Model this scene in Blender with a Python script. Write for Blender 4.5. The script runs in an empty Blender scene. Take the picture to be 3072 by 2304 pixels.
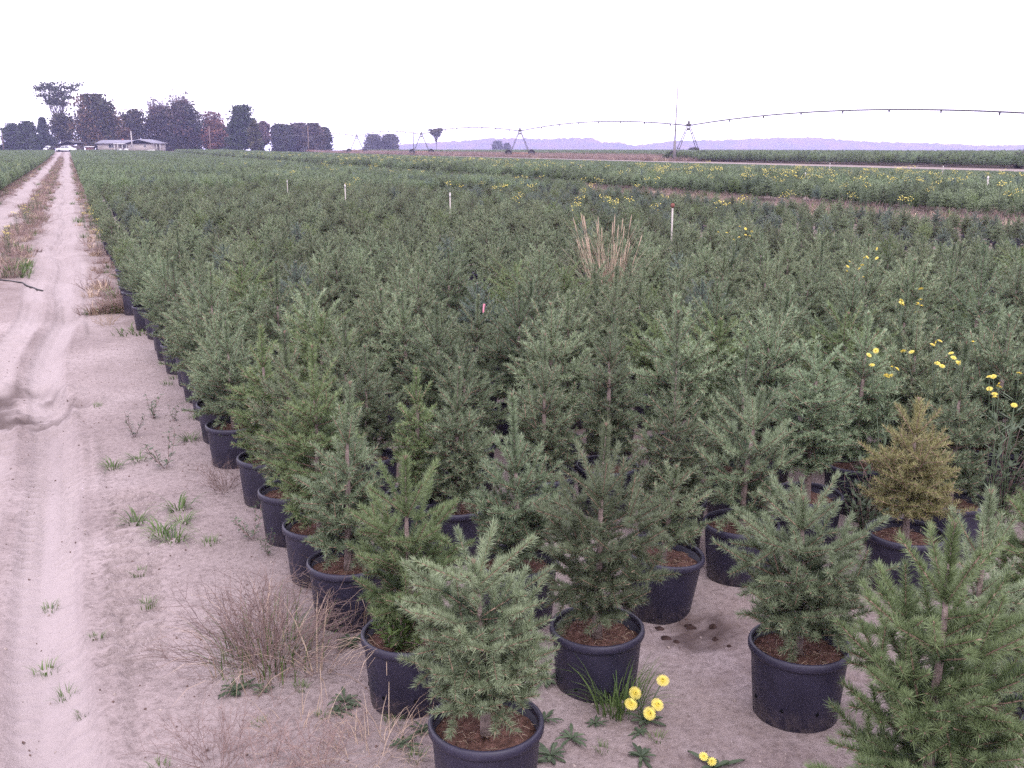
import bpy, math, random
import numpy as np
from mathutils import Vector, Matrix

# ---------------------------------------------------------------- camera, sky, sun, exposure
scene = bpy.context.scene
FPX, HOR, CAM_H = 3000.0, 440.0, 1.65          # focal length and horizon row in photo pixels (3072 x 2304), eye height
PITCH = math.atan((1152 - HOR) / FPX)
cam_d = bpy.data.cameras.new("camera")
cam = bpy.data.objects.new("camera", cam_d)
scene.collection.objects.link(cam)
cam.location = (0, 0, CAM_H)
cam.rotation_euler = (math.pi / 2 - PITCH, 0, 0)
cam_d.sensor_width = 36
cam_d.lens = 36 * FPX / 3072
cam_d.clip_start = 0.05
cam_d.clip_end = 9000
scene.camera = cam

world = bpy.data.worlds.new("World")
scene.world = world
world.use_nodes = True
wt = world.node_tree
bg = wt.nodes["Background"]
sky = wt.nodes.new("ShaderNodeTexSky")
sky.sky_type = 'NISHITA'
sky.sun_disc = False
sky.sun_elevation = math.radians(48)
sky.sun_rotation = math.radians(200)
sky.air_density = 1.0
sky.dust_density = 6.0
cloud = wt.nodes.new("ShaderNodeMix")            # an even overcast deck over the clear sky
cloud.data_type = 'RGBA'
cloud.inputs[0].default_value = 0.93
cloud.inputs[7].default_value = (10.4, 9.5, 11.7, 1)
wt.links.new(sky.outputs[0], cloud.inputs[6])
wt.links.new(cloud.outputs[2], bg.inputs[0])
bg.inputs[1].default_value = 0.12

sun_d = bpy.data.lights.new("sun", 'SUN')
sun_d.energy = 0.9
sun_d.angle = math.radians(35)
sun_d.color = (1.0, 0.95, 0.95)
sun = bpy.data.objects.new("sun", sun_d)
scene.collection.objects.link(sun)
sun.rotation_euler = (math.radians(42), 0, math.radians(200 - 180))

vs = scene.view_settings
vs.view_transform = 'Standard'
vs.look = 'None'
vs.exposure = 1.2
vs.gamma = 1.0
vs.use_curve_mapping = False
scene.cycles.max_bounces = 8
scene.cycles.diffuse_bounces = 3
scene.cycles.transparent_max_bounces = 8
scene.cycles.volume_bounces = 1
scene.cycles.use_denoising = False

# ---------------------------------------------------------------- pixel helpers (2212-wide picture coordinates)
SC = 3072 / 2212
DIRS = np.array([-0.397, 0.918])                # the rows and the track run this way
DIRT = np.array([0.918, 0.397])


def ray(u, v):
    x, y = u * SC - 1536, v * SC - 1152
    sp, cp = math.sin(PITCH), math.cos(PITCH)
    return np.array([x / FPX, cp - y / FPX * sp, -sp - y / FPX * cp])


def G(u, v, h=0.0):
    d = ray(u, v)
    t = (CAM_H - h) / -d[2]
    return d[0] * t, d[1] * t


def at_depth(u, v, Y):
    d = ray(u, v)
    t = Y / d[1]
    return d[0] * t, Y, CAM_H + d[2] * t


def xy(s, t):
    p = DIRS * s + DIRT * t
    return p[0], p[1]


def st(x, y):
    return -0.397 * x + 0.918 * y, 0.918 * x + 0.397 * y


# ---------------------------------------------------------------- mesh helpers
class Geo:
    def __init__(self):
        self.V, self.F, self.M, self.C, self.n = [], [], [], [], 0

    def add(self, v, f, mi=0, c=0.5):
        v = np.asarray(v, dtype=np.float64).reshape(-1, 3)
        f = np.asarray(f, dtype=np.int64).reshape(-1, 3)
        self.V.append(v)
        self.F.append(f + self.n)
        self.M.append(np.full(len(f), mi, dtype=np.int32))
        cc = np.empty(len(v))
        cc[:] = c
        self.C.append(cc)
        self.n += len(v)
        return self

    def arrays(self):
        return np.concatenate(self.V), np.concatenate(self.F), np.concatenate(self.M), np.concatenate(self.C)

    def merge(self, g, off=(0, 0, 0), rot=0.0, scl=1.0, mimap=None):
        v, f, m, c = g.arrays()
        ca, sa = math.cos(rot), math.sin(rot)
        w = np.stack([v[:, 0] * ca - v[:, 1] * sa, v[:, 0] * sa + v[:, 1] * ca, v[:, 2]], 1) * scl + np.asarray(off)
        self.V.append(w)
        self.F.append(f + self.n)
        self.M.append(np.array([mimap[i] for i in m], dtype=np.int32) if mimap else m)
        self.C.append(c)
        self.n += len(v)

    def mesh(self, name, mats, smooth=False):
        v, f, m, c = self.arrays()
        me = bpy.data.meshes.new(name)
        me.vertices.add(len(v))
        me.vertices.foreach_set("co", v.astype(np.float32).ravel())
        me.loops.add(len(f) * 3)
        me.loops.foreach_set("vertex_index", f.astype(np.int32).ravel())
        me.polygons.add(len(f))
        me.polygons.foreach_set("loop_start", np.arange(0, len(f) * 3, 3, dtype=np.int32))
        me.polygons.foreach_set("material_index", m)
        if smooth:
            me.polygons.foreach_set("use_smooth", np.ones(len(f), dtype=bool))
        at = me.attributes.new("tint", 'FLOAT', 'POINT')
        at.data.foreach_set("value", c.astype(np.float32))
        for mt in (mats if isinstance(mats, (list, tuple)) else [mats]):
            me.materials.append(mt)
        me.update(calc_edges=True)
        return me


COL = scene.collection


def link(name, data, parent=None, loc=None, rot=None, scl=None):
    o = bpy.data.objects.new(name, data)
    COL.objects.link(o)
    if parent is not None:
        o.parent = parent
    if loc is not None:
        o.location = loc
    if rot is not None:
        o.rotation_euler = rot
    if scl is not None:
        o.scale = scl
    return o


def tag(o, label=None, cat=None, group=None, kind=None):
    if label:
        o["label"] = label
    if cat:
        o["category"] = cat
    if group:
        o["group"] = group
    if kind:
        o["kind"] = kind
    return o


def norm(a):
    return a / np.maximum(np.linalg.norm(a, axis=-1, keepdims=True), 1e-9)


def perp(d):
    ref = np.where(np.abs(d[..., 2:3]) > 0.9, np.array([1.0, 0, 0]), np.array([0, 0, 1.0]))
    a = norm(np.cross(d, ref))
    return a, np.cross(d, a)


def segs(P0, P1, r0, r1, n=3):
    """many tapered prisms at once"""
    P0, P1 = np.asarray(P0, float), np.asarray(P1, float)
    N = len(P0)
    r0 = np.broadcast_to(r0, (N,)).astype(float)
    r1 = np.broadcast_to(r1, (N,)).astype(float)
    a, b = perp(norm(P1 - P0))
    ang = np.arange(n) * 2 * math.pi / n
    off = a[:, None, :] * np.cos(ang)[None, :, None] + b[:, None, :] * np.sin(ang)[None, :, None]
    v = np.concatenate([P0[:, None, :] + off * r0[:, None, None], P1[:, None, :] + off * r1[:, None, None]], 1)
    f = []
    for i in range(n):
        j = (i + 1) % n
        f += [[i, j, n + j], [i, n + j, n + i]]
    for i in range(1, n - 1):
        f += [[n, n + i, n + i + 1]]
    f = (np.array(f)[None] + (np.arange(N) * 2 * n)[:, None, None]).reshape(-1, 3)
    return v.reshape(-1, 3), f


def tube(P, r, n=8):
    P = np.asarray(P, float)
    r = np.broadcast_to(r, (len(P),))
    T = norm(np.gradient(P, axis=0))
    a, b = perp(T)
    for i in range(1, len(P)):                    # keep the frame steady
        ai = a[i - 1] - T[i] * np.dot(a[i - 1], T[i])
        a[i] = ai / max(np.linalg.norm(ai), 1e-9)
        b[i] = np.cross(T[i], a[i])
    ang = np.arange(n) * 2 * math.pi / n
    v = P[:, None, :] + (a[:, None, :] * np.cos(ang)[None, :, None] + b[:, None, :] * np.sin(ang)[None, :, None]) * r[:, None, None]
    f = []
    for k in range(len(P) - 1):
        for i in range(n):
            j = (i + 1) % n
            q = [k * n + i, k * n + j, (k + 1) * n + j, (k + 1) * n + i]
            f += [[q[0], q[1], q[2]], [q[0], q[2], q[3]]]
    e = (len(P) - 1) * n
    for i in range(1, n - 1):
        f += [[0, i + 1, i], [e, e + i, e + i + 1]]
    return v.reshape(-1, 3), np.array(f)


def lathe(prof, n=32):
    prof = np.asarray(prof, float)
    ang = np.arange(n) * 2 * math.pi / n
    v = np.stack([prof[:, 0:1] * np.cos(ang), prof[:, 0:1] * np.sin(ang), np.repeat(prof[:, 1:2], n, 1)], 2)
    f = []
    for k in range(len(prof) - 1):
        for i in range(n):
            j = (i + 1) % n
            q = [k * n + i, k * n + j, (k + 1) * n + j, (k + 1) * n + i]
            f += [[q[0], q[1], q[2]], [q[0], q[2], q[3]]]
    return v.reshape(-1, 3), np.array(f)


BOXF = np.array([[0, 2, 1], [1, 2, 3], [4, 5, 6], [5, 7, 6], [0, 1, 4], [1, 5, 4], [2, 6, 3], [3, 6, 7], [0, 4, 2], [2, 4, 6], [1, 3, 5], [3, 7, 5]])


def box(x0, x1, y0, y1, z0, z1):
    v = np.array([[x, y, z] for z in (z0, z1) for y in (y0, y1) for x in (x0, x1)], float)
    return v, BOXF


def prism(poly, axis_pts):
    """closed polygon (k,3) swept by a vector"""
    p = np.asarray(poly, float)
    k = len(p)
    v = np.concatenate([p, p + np.asarray(axis_pts, float)])
    f = []
    for i in range(1, k - 1):
        f += [[0, i + 1, i], [k, k + i, k + i + 1]]
    for i in range(k):
        j = (i + 1) % k
        f += [[i, j, k + j], [i, k + j, k + i]]
    return v, np.array(f)


# ---------------------------------------------------------------- numpy noise for the ground
_nr = np.random.default_rng(5)
_NG = _nr.random((257, 257))


def vnoise(x, y):
    x, y = np.asarray(x, float), np.asarray(y, float)
    xi, yi = np.floor(x).astype(int), np.floor(y).astype(int)
    fx, fy = x - xi, y - yi
    fx, fy = fx * fx * (3 - 2 * fx), fy * fy * (3 - 2 * fy)
    xi, yi = xi & 255, yi & 255
    a, b, c, d = _NG[xi, yi], _NG[xi + 1, yi], _NG[xi, yi + 1], _NG[xi + 1, yi + 1]
    return (a * (1 - fx) + b * fx) * (1 - fy) + (c * (1 - fx) + d * fx) * fy - 0.5


def fbm(x, y, o=4):
    r, a = 0, 1.0
    for k in range(o):
        r = r + a * vnoise(x * 2 ** k + 17.3 * k, y * 2 ** k + 9.1 * k)
        a *= 0.5
    return r


def sstep(a, b, x):
    k = np.clip((np.asarray(x, float) - a) / (b - a), 0, 1)
    return k * k * (3 - 2 * k)


RUT_R, RUT_L = -0.20, -1.55
HOLE = st(*G(28, 868))
SINK = st(*G(1515, 1365))


def rut_c(s):
    return 0.06 * np.sin(s * 0.55 + 0.6) + 0.04 * np.sin(s * 1.3) - 0.05


def gz_base(s, t):
    r = np.sqrt(s * s + t * t)
    return 0.45 * sstep(90, 240, s) * (1 - sstep(30, 70, np.abs(t))) - 0.0056 * np.maximum(0, r - 330)


def gz_st(s, t):
    s, t = np.asarray(s, float), np.asarray(t, float)
    z = gz_base(s, t)
    near = 1 - sstep(25, 60, s)
    nn = near * (1 - sstep(3.5, 5.0, np.abs(t)))
    z = z + nn * (0.035 * fbm(s * 0.9, t * 0.9, 3) + 0.006 * fbm(s * 9, t * 9, 3) + 0.004 * np.abs(vnoise(s * 31, t * 31)))
    c = rut_c(s)
    rr = np.exp(-((t - RUT_R - c) / 0.17) ** 2)
    rl = np.exp(-((t - RUT_L - c) / 0.26) ** 2)
    mid = np.exp(-((t + 0.87 - c) / 0.3) ** 2)
    z = z - (0.05 * rr + 0.06 * rl) * (1 - sstep(120, 200, s)) + 0.05 * mid * sstep(8, 16, s) * (1 - sstep(120, 200, s))
    # tyre treads pressed into the loose sand
    fade = 0.35 + 0.65 * sstep(-0.15, 0.25, vnoise(s * 0.8 + 40, t * 0.5))
    for c0, hw, per, amp in ((RUT_R + 0.03, 0.10, 0.085, 0.018), (RUT_R - 0.30, 0.10, 0.095, 0.013)):
        d = t - c0 - c
        lug = np.clip(3 * np.sin(2 * math.pi * (s / per + np.abs(d) * 2.0)), -1, 1)
        edge = sstep(hw + 0.02, hw - 0.005, np.abs(d)) * sstep(hw - 0.07, hw - 0.045, np.abs(d))
        flat = sstep(hw + 0.03, hw - 0.01, np.abs(d))
        z = z + nn * amp * fade * lug * edge - nn * 0.014 * flat
        for q in (-0.03, 0.03):
            z = z - nn * 0.014 * np.exp(-((d - q) / 0.012) ** 2)
        z = z + nn * 0.014 * np.exp(-((np.abs(d) - hw - 0.035) / 0.022) ** 2) * (1 + 1.5 * vnoise(s * 11, t * 11))
    d = t - (RUT_R + 0.30) - 0.05 * (s - 4.3)
    w = sstep(3.1, 3.3, s) * (1 - sstep(4.9, 5.2, s)) * sstep(0.11, 0.085, np.abs(d))
    z = z + w * (0.018 * np.clip(3 * np.sin(2 * math.pi * (s / 0.075 + np.abs(d) * 2)), -1, 1) - 0.010)
    d = t - (RUT_R - 0.36) - c
    w = sstep(5.6, 6.0, s) * (1 - sstep(9.5, 10.5, s)) * sstep(0.18, 0.13, np.abs(d))
    z = z + w * (0.022 * np.sin(2 * math.pi * (s / 0.17 + np.abs(d) * 1.5)) - 0.01 + 0.02 * vnoise(s * 9, t * 9))
    # washed out hollow in the track with a crumbling edge
    hs, ht = s - HOLE[0], t - HOLE[1]
    rad = np.sqrt((hs / 0.60) ** 2 + (ht / 0.36) ** 2) + 0.7 * fbm(s * 3.3 + 3, t * 3.3, 4)
    z = z - 0.045 * sstep(1.05, 0.7, rad) - 0.02 * sstep(0.8, 0.4, rad) + 0.03 * sstep(1.0, 0.7, rad) * fbm(s * 12, t * 12, 3) + 0.022 * np.exp(-((rad - 1.15) / 0.16) ** 2) * (1 + 2 * vnoise(s * 14, t * 14))
    # sunken dark soil where a pot was pulled out
    q = np.sqrt(((s - SINK[0]) / 0.13) ** 2 + ((t - SINK[1]) / 0.2) ** 2) + 0.5 * fbm(s * 9, t * 9, 2)
    z = z - 0.010 * sstep(1.1, 0.6, q) + 0.014 * sstep(1.1, 0.4, q) * vnoise(s * 40, t * 40)
    return z


def gz(x, y):
    s, t = st(x, y)
    return float(gz_st(np.array(s), np.array(t)))


# ---------------------------------------------------------------- materials
MATS = {}


def mat(name, build):
    if name in MATS:
        return MATS[name]
    m = bpy.data.materials.new(name)
    m.use_nodes = True
    nt = m.node_tree
    b = nt.nodes["Principled BSDF"]
    build(nt, b)
    MATS[name] = m
    return m


def N(nt, kind, **kw):
    n = nt.nodes.new(kind)
    for k, v in kw.items():
        if isinstance(k, str) and k.startswith("i_"):
            n.inputs[k[2:]].default_value = v
        else:
            setattr(n, k, v)
    return n


def ramp(nt, fac, stops):
    r = nt.nodes.new("ShaderNodeValToRGB")
    e = r.color_ramp.elements
    while len(e) > 1:
        e.remove(e[-1])
    e[0].position, e[0].color = stops[0][0], (*stops[0][1], 1)
    for p, c in stops[1:]:
        k = e.new(p)
        k.color = (*c, 1)
    nt.links.new(fac, r.inputs[0])
    return r.outputs[0]


def mixc(nt, fac, a, b, mode='MIX'):
    m = nt.nodes.new("ShaderNodeMix")
    m.data_type = 'RGBA'
    m.blend_type = mode
    for k, s in ((0, fac), (6, a), (7, b)):
        if hasattr(s, "is_output") or isinstance(s, bpy.types.NodeSocket):
            nt.links.new(s, m.inputs[k])
        else:
            m.inputs[k].default_value = (*s, 1) if isinstance(s, tuple) and len(s) == 3 else s
    return m.outputs[2]


def noise(nt, scale, detail=4, rough=0.55, coord=None):
    n = nt.nodes.new("ShaderNodeTexNoise")
    n.inputs["Scale"].default_value = scale
    n.inputs["Detail"].default_value = detail
    n.inputs["Roughness"].default_value = rough
    tc = nt.nodes.new("ShaderNodeTexCoord")
    nt.links.new(coord if coord else tc.outputs["Object"], n.inputs["Vector"])
    return n.outputs[0]


def leaf_mat(name, dark, light, spread=0.35, trans=0.2, rough=0.55, hue=None):
    """foliage: colour runs from dark to light with the tint stored on each leaf, plus a shift for each plant"""
    def bld(nt, b):
        at = N(nt, "ShaderNodeAttribute", attribute_name="tint")
        oi = nt.nodes.new("ShaderNodeObjectInfo")
        c = mixc(nt, at.outputs["Fac"], dark, light)
        hs = nt.nodes.new("ShaderNodeHueSaturation")
        mr = N(nt, "ShaderNodeMapRange")
        mr.inputs[3].default_value = 1 - spread
        mr.inputs[4].default_value = 1 + spread
        nt.links.new(oi.outputs["Random"], mr.inputs[0])
        nt.links.new(mr.outputs[0], hs.inputs["Value"])
        if hue:
            wn = nt.nodes.new("ShaderNodeTexWhiteNoise")
            wn.noise_dimensions = '1D'
            nt.links.new(oi.outputs["Random"], wn.inputs["W"])
            m2 = N(nt, "ShaderNodeMapRange")
            m2.inputs[3].default_value = 0.5 - hue
            m2.inputs[4].default_value = 0.5 + hue
            nt.links.new(wn.outputs[0], m2.inputs[0])
            nt.links.new(m2.outputs[0], hs.inputs["Hue"])
        nt.links.new(c, hs.inputs["Color"])
        nt.links.new(hs.outputs[0], b.inputs["Base Color"])
        b.inputs["Roughness"].default_value = rough
        b.inputs["Specular IOR Level"].default_value = 0.3
        if trans:
            tr = nt.nodes.new("ShaderNodeBsdfTranslucent")
            nt.links.new(hs.outputs[0], tr.inputs[0])
            ms = nt.nodes.new("ShaderNodeMixShader")
            ms.inputs[0].default_value = trans
            out = nt.nodes["Material Output"]
            nt.links.new(b.outputs[0], ms.inputs[1])
            nt.links.new(tr.outputs[0], ms.inputs[2])
            nt.links.new(ms.outputs[0], out.inputs[0])
    return mat(name, bld)


def plain(name, col, rough=0.6, spec=0.4, var=0.0, scale=8.0, bump=0.0, metal=0.0):
    def bld(nt, b):
        if var:
            f = noise(nt, scale)
            lo = tuple(max(0, c * (1 - var)) for c in col)
            hi = tuple(c * (1 + var) for c in col)
            nt.links.new(ramp(nt, f, [(0.3, lo), (0.7, hi)]), b.inputs["Base Color"])
        else:
            b.inputs["Base Color"].default_value = (*col, 1)
        b.inputs["Roughness"].default_value = rough
        b.inputs["Specular IOR Level"].default_value = spec
        b.inputs["Metallic"].default_value = metal
        if bump:
            bp = nt.nodes.new("ShaderNodeBump")
            bp.inputs["Strength"].default_value = bump
            bp.inputs["Distance"].default_value = 0.01
            nt.links.new(noise(nt, scale * 4), bp.inputs["Height"])
            nt.links.new(bp.outputs[0], b.inputs["Normal"])
    return mat(name, bld)


def sand_build(nt, b):
    tc = nt.nodes.new("ShaderNodeTexCoord")
    ob = tc.outputs["Object"]
    at = N(nt, "ShaderNodeAttribute", attribute_name="tint")     # 0 loose dry sand .. 1 damp dark soil
    at2 = N(nt, "ShaderNodeAttribute", attribute_name="litter")
    big = noise(nt, 0.9, 5, 0.6, ob)
    fine = noise(nt, 38, 5, 0.7, ob)
    grit = noise(nt, 220, 2, 0.6, ob)
    c = ramp(nt, big, [(0.32, (0.190, 0.154, 0.144)), (0.5, (0.245, 0.203, 0.190)), (0.68, (0.305, 0.258, 0.244))])
    c = mixc(nt, 0.75, c, ramp(nt, fine, [(0.3, (0.50, 0.48, 0.48)), (0.5, (1, 1, 1)), (0.72, (1.3, 1.3, 1.32))]), 'MULTIPLY')
    c = mixc(nt, ramp(nt, grit, [(0.64, (0, 0, 0)), (0.70, (0.7, 0.7, 0.7))]), c, (0.46, 0.41, 0.39))
    c = mixc(nt, ramp(nt, grit, [(0.30, (0.75, 0.75, 0.75)), (0.37, (0, 0, 0))]), c, (0.07, 0.045, 0.045))
    c = mixc(nt, ramp(nt, noise(nt, 95, 3, 0.6, ob), [(0.28, (0.6, 0.6, 0.6)), (0.36, (0, 0, 0))]), c, (0.09, 0.06, 0.055))
    at3 = N(nt, "ShaderNodeAttribute", attribute_name="packed")     # fine pale sand pressed smooth by tyres
    c = mixc(nt, at3.outputs["Fac"], c, (0.325, 0.280, 0.268))
    c = mixc(nt, at.outputs["Fac"], c, (0.055, 0.038, 0.034))
    lit = nt.nodes.new("ShaderNodeMath")
    lit.operation = 'MULTIPLY'
    nt.links.new(at2.outputs["Fac"], lit.inputs[0])
    nt.links.new(ramp(nt, noise(nt, 7, 6, 0.7, ob), [(0.38, (0, 0, 0)), (0.6, (1, 1, 1))]), lit.inputs[1])
    c = mixc(nt, lit.outputs[0], c, ramp(nt, noise(nt, 60, 3, 0.6, ob), [(0.35, (0.075, 0.05, 0.045)), (0.65, (0.16, 0.115, 0.085))]))
    nt.links.new(c, b.inputs["Base Color"])
    b.inputs["Roughness"].default_value = 0.95
    b.inputs["Specular IOR Level"].default_value = 0.1
    bp = nt.nodes.new("ShaderNodeBump")
    bp.inputs["Strength"].default_value = 0.7
    bp.inputs["Distance"].default_value = 0.012
    nt.links.new(noise(nt, 75, 6, 0.7, ob), bp.inputs["Height"])
    nt.links.new(bp.outputs[0], b.inputs["Normal"])


SAND = mat("sandy_soil", sand_build)


def pot_build(nt, b):
    tc = nt.nodes.new("ShaderNodeTexCoord")
    ob = tc.outputs["Object"]
    dust = noise(nt, 9, 6, 0.65, ob)
    sep = nt.nodes.new("ShaderNodeSeparateXYZ")
    nt.links.new(ob, sep.inputs[0])
    low = N(nt, "ShaderNodeMapRange")                       # sand splashed on the lowest few centimetres
    low.inputs[1].default_value = 0.085
    low.inputs[2].default_value = 0.0
    nt.links.new(sep.outputs[2], low.inputs[0])
    mu = nt.nodes.new("ShaderNodeMath")
    mu.operation = 'MULTIPLY'
    nt.links.new(low.outputs[0], mu.inputs[0])
    nt.links.new(ramp(nt, noise(nt, 40, 4, 0.7, ob), [(0.4, (0, 0, 0)), (0.7, (1, 1, 1))]), mu.inputs[1])
    c = ramp(nt, dust, [(0.3, (0.010, 0.009, 0.018)), (0.6, (0.017, 0.015, 0.031)), (0.8, (0.028, 0.025, 0.042))])
    c = mixc(nt, mu.outputs[0], c, (0.10, 0.08, 0.075))
    spk = noise(nt, 260, 2, 0.5, ob)
    c = mixc(nt, ramp(nt, spk, [(0.68, (0, 0, 0)), (0.76, (0.35, 0.35, 0.35))]), c, (0.2, 0.17, 0.16))
    nt.links.new(c, b.inputs["Base Color"])
    nt.links.new(ramp(nt, dust, [(0.3, (0.38, 0.38, 0.38)), (0.8, (0.62, 0.62, 0.62))]), b.inputs["Roughness"])
    b.inputs["Specular IOR Level"].default_value = 0.42
    bp = nt.nodes.new("ShaderNodeBump")
    bp.inputs["Strength"].default_value = 0.12
    bp.inputs["Distance"].default_value = 0.004
    nt.links.new(noise(nt, 120, 3, 0.6, ob), bp.inputs["Height"])
    nt.links.new(bp.outputs[0], b.inputs["Normal"])


POT = mat("black_pot_plastic", pot_build)
SOIL = plain("potting_soil", (0.125, 0.070, 0.055), 0.95, 0.1, 0.55, 60, 0.8)
BARK = plain("spruce_bark", (0.19, 0.148, 0.130), 0.9, 0.15, 0.45, 50, 0.6)
TWIG = leaf_mat("spruce_twig", (0.085, 0.055, 0.040), (0.30, 0.21, 0.15), 0.1, 0, 0.8)
NEEDLE = leaf_mat("spruce_needle", (0.022, 0.042, 0.025), (0.232, 0.292, 0.168), 0.3, 0.18, 0.45, 0.012)  # dark end deepened to paint shade inside the crowns
NEEDLE_Y = leaf_mat("spruce_needle_yellowing", (0.060, 0.070, 0.030), (0.28, 0.27, 0.12), 0.12, 0.22, 0.5)
NEEDLE_B = leaf_mat("spruce_needle_blue", (0.050, 0.082, 0.062), (0.180, 0.235, 0.185), 0.15, 0.2, 0.45)
NEEDLE_G = leaf_mat("spruce_needle_fresh", (0.038, 0.068, 0.030), (0.205, 0.270, 0.120), 0.15, 0.18, 0.45)
GRASS = leaf_mat("green_grass", (0.045, 0.085, 0.025), (0.13, 0.19, 0.055), 0.2, 0.25)
WEED = leaf_mat("green_weed", (0.040, 0.062, 0.034), (0.095, 0.130, 0.070), 0.2, 0.2)
DRY = leaf_mat("dry_red_stems", (0.13, 0.085, 0.078), (0.32, 0.225, 0.19), 0.25, 0.1)
STRAW = leaf_mat("pale_straw", (0.22, 0.15, 0.10), (0.46, 0.36, 0.26), 0.15, 0.15)
YELLOW = leaf_mat("yellow_petals", (0.62, 0.50, 0.06), (0.80, 0.70, 0.17), 0.05, 0.2)

rng = np.random.default_rng(11)


# ---------------------------------------------------------------- ground
def build_ground():
    sA = np.concatenate([[-60, -20, -6, -2, 0.2, 0.8, 1.2], np.arange(1.5, 6.5, 0.022), np.arange(6.5, 12, 0.042), np.geomspace(12.05, 60, 110), np.geomspace(61, 2300, 90)])
    tA = np.concatenate([-np.geomspace(2300, 4.2, 60), np.arange(-4, -2.4, 0.05), np.arange(-2.4, 0.75, 0.0235), np.arange(0.77, 4.2, 0.06), np.geomspace(4.3, 2300, 70)])
    S, T = np.meshgrid(sA, tA, indexing='ij')
    Z = gz_st(S, T)
    v = np.stack([T, S, Z], 2).reshape(-1, 3)      # local axes: x across the rows, y along them
    ns, ntt = len(sA), len(tA)
    idx = np.arange(ns * ntt).reshape(ns, ntt)
    a, b, c, d = idx[:-1, :-1], idx[:-1, 1:], idx[1:, 1:], idx[1:, :-1]
    f = np.concatenate([np.stack([a, b, c], 2).reshape(-1, 3), np.stack([a, c, d], 2).reshape(-1, 3)])
    g = Geo()
    hs, ht = S - HOLE[0], T - HOLE[1]
    rad = np.sqrt((hs / 0.60) ** 2 + (ht / 0.36) ** 2) + 0.7 * fbm(S * 3.3 + 3, T * 3.3, 4)
    damp = 0.8 * sstep(1.2, 0.7, rad) * sstep(-0.35, 0.25, fbm(S * 5, T * 5, 3))
    q = np.sqrt(((S - SINK[0]) / 0.13) ** 2 + ((T - SINK[1]) / 0.2) ** 2) + 0.5 * fbm(S * 9, T * 9, 2)
    damp = np.maximum(damp, 0.85 * sstep(1.15, 0.6, q) * sstep(-0.3, 0.1, fbm(S * 18, T * 18, 3)))
    g.add(v, f, 0, damp.ravel())
    me = g.mesh("ground", SAND, smooth=True)
    # plant litter: under the trees, on the verges and down the middle of the track
    c = rut_c(S)
    lit = 0.75 * sstep(0.9, 1.5, T) * sstep(3.6, 6, S) + 0.3 * sstep(0.5, 1.0, T)
    lit = lit + 0.8 * np.exp(-((T + 0.87 - c) / 0.32) ** 2) * sstep(9, 16, S) + 0.8 * sstep(-1.95, -2.3, T) * sstep(6, 12, S) + 0.5 * np.exp(-((T - 0.38) / 0.2) ** 2) * sstep(6, 12, S)
    lit = np.maximum(lit, sstep(50, 56, T) * 0.9)
    lit = np.where((T > 58.8) & (T < 63.2), 0, lit)
    pk = np.zeros_like(S)
    for c0, hw in ((RUT_R + 0.03, 0.105), (RUT_R - 0.30, 0.10), (RUT_L, 0.24), (RUT_R - 0.02, 0.3)):
        w = 0.8 if hw < 0.2 else 0.55
        far = sstep(9, 16, S) if hw > 0.2 else 1 - 0.5 * sstep(12, 18, S)
        pk = np.maximum(pk, w * far * sstep(hw + 0.05, hw - 0.02, np.abs(T - c0 - c)))
    pk = pk * (0.55 + 0.45 * sstep(-0.3, 0.2, fbm(S * 1.1, T * 1.1, 2)))
    at = me.attributes.new("packed", 'FLOAT', 'POINT')
    at.data.foreach_set("value", np.clip(pk, 0, 1).astype(np.float32).ravel())
    at = me.attributes.new("litter", 'FLOAT', 'POINT')
    at.data.foreach_set("value", np.clip(lit, 0, 1).astype(np.float32).ravel())
    o = link("ground", me)
    o.rotation_euler = (0, 0, math.atan2(0.397, 0.918))
    tag(o, "pinkish sandy ground with tyre tracks and ruts beside the potted trees", None, None, "structure")
    return o


build_ground()


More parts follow.
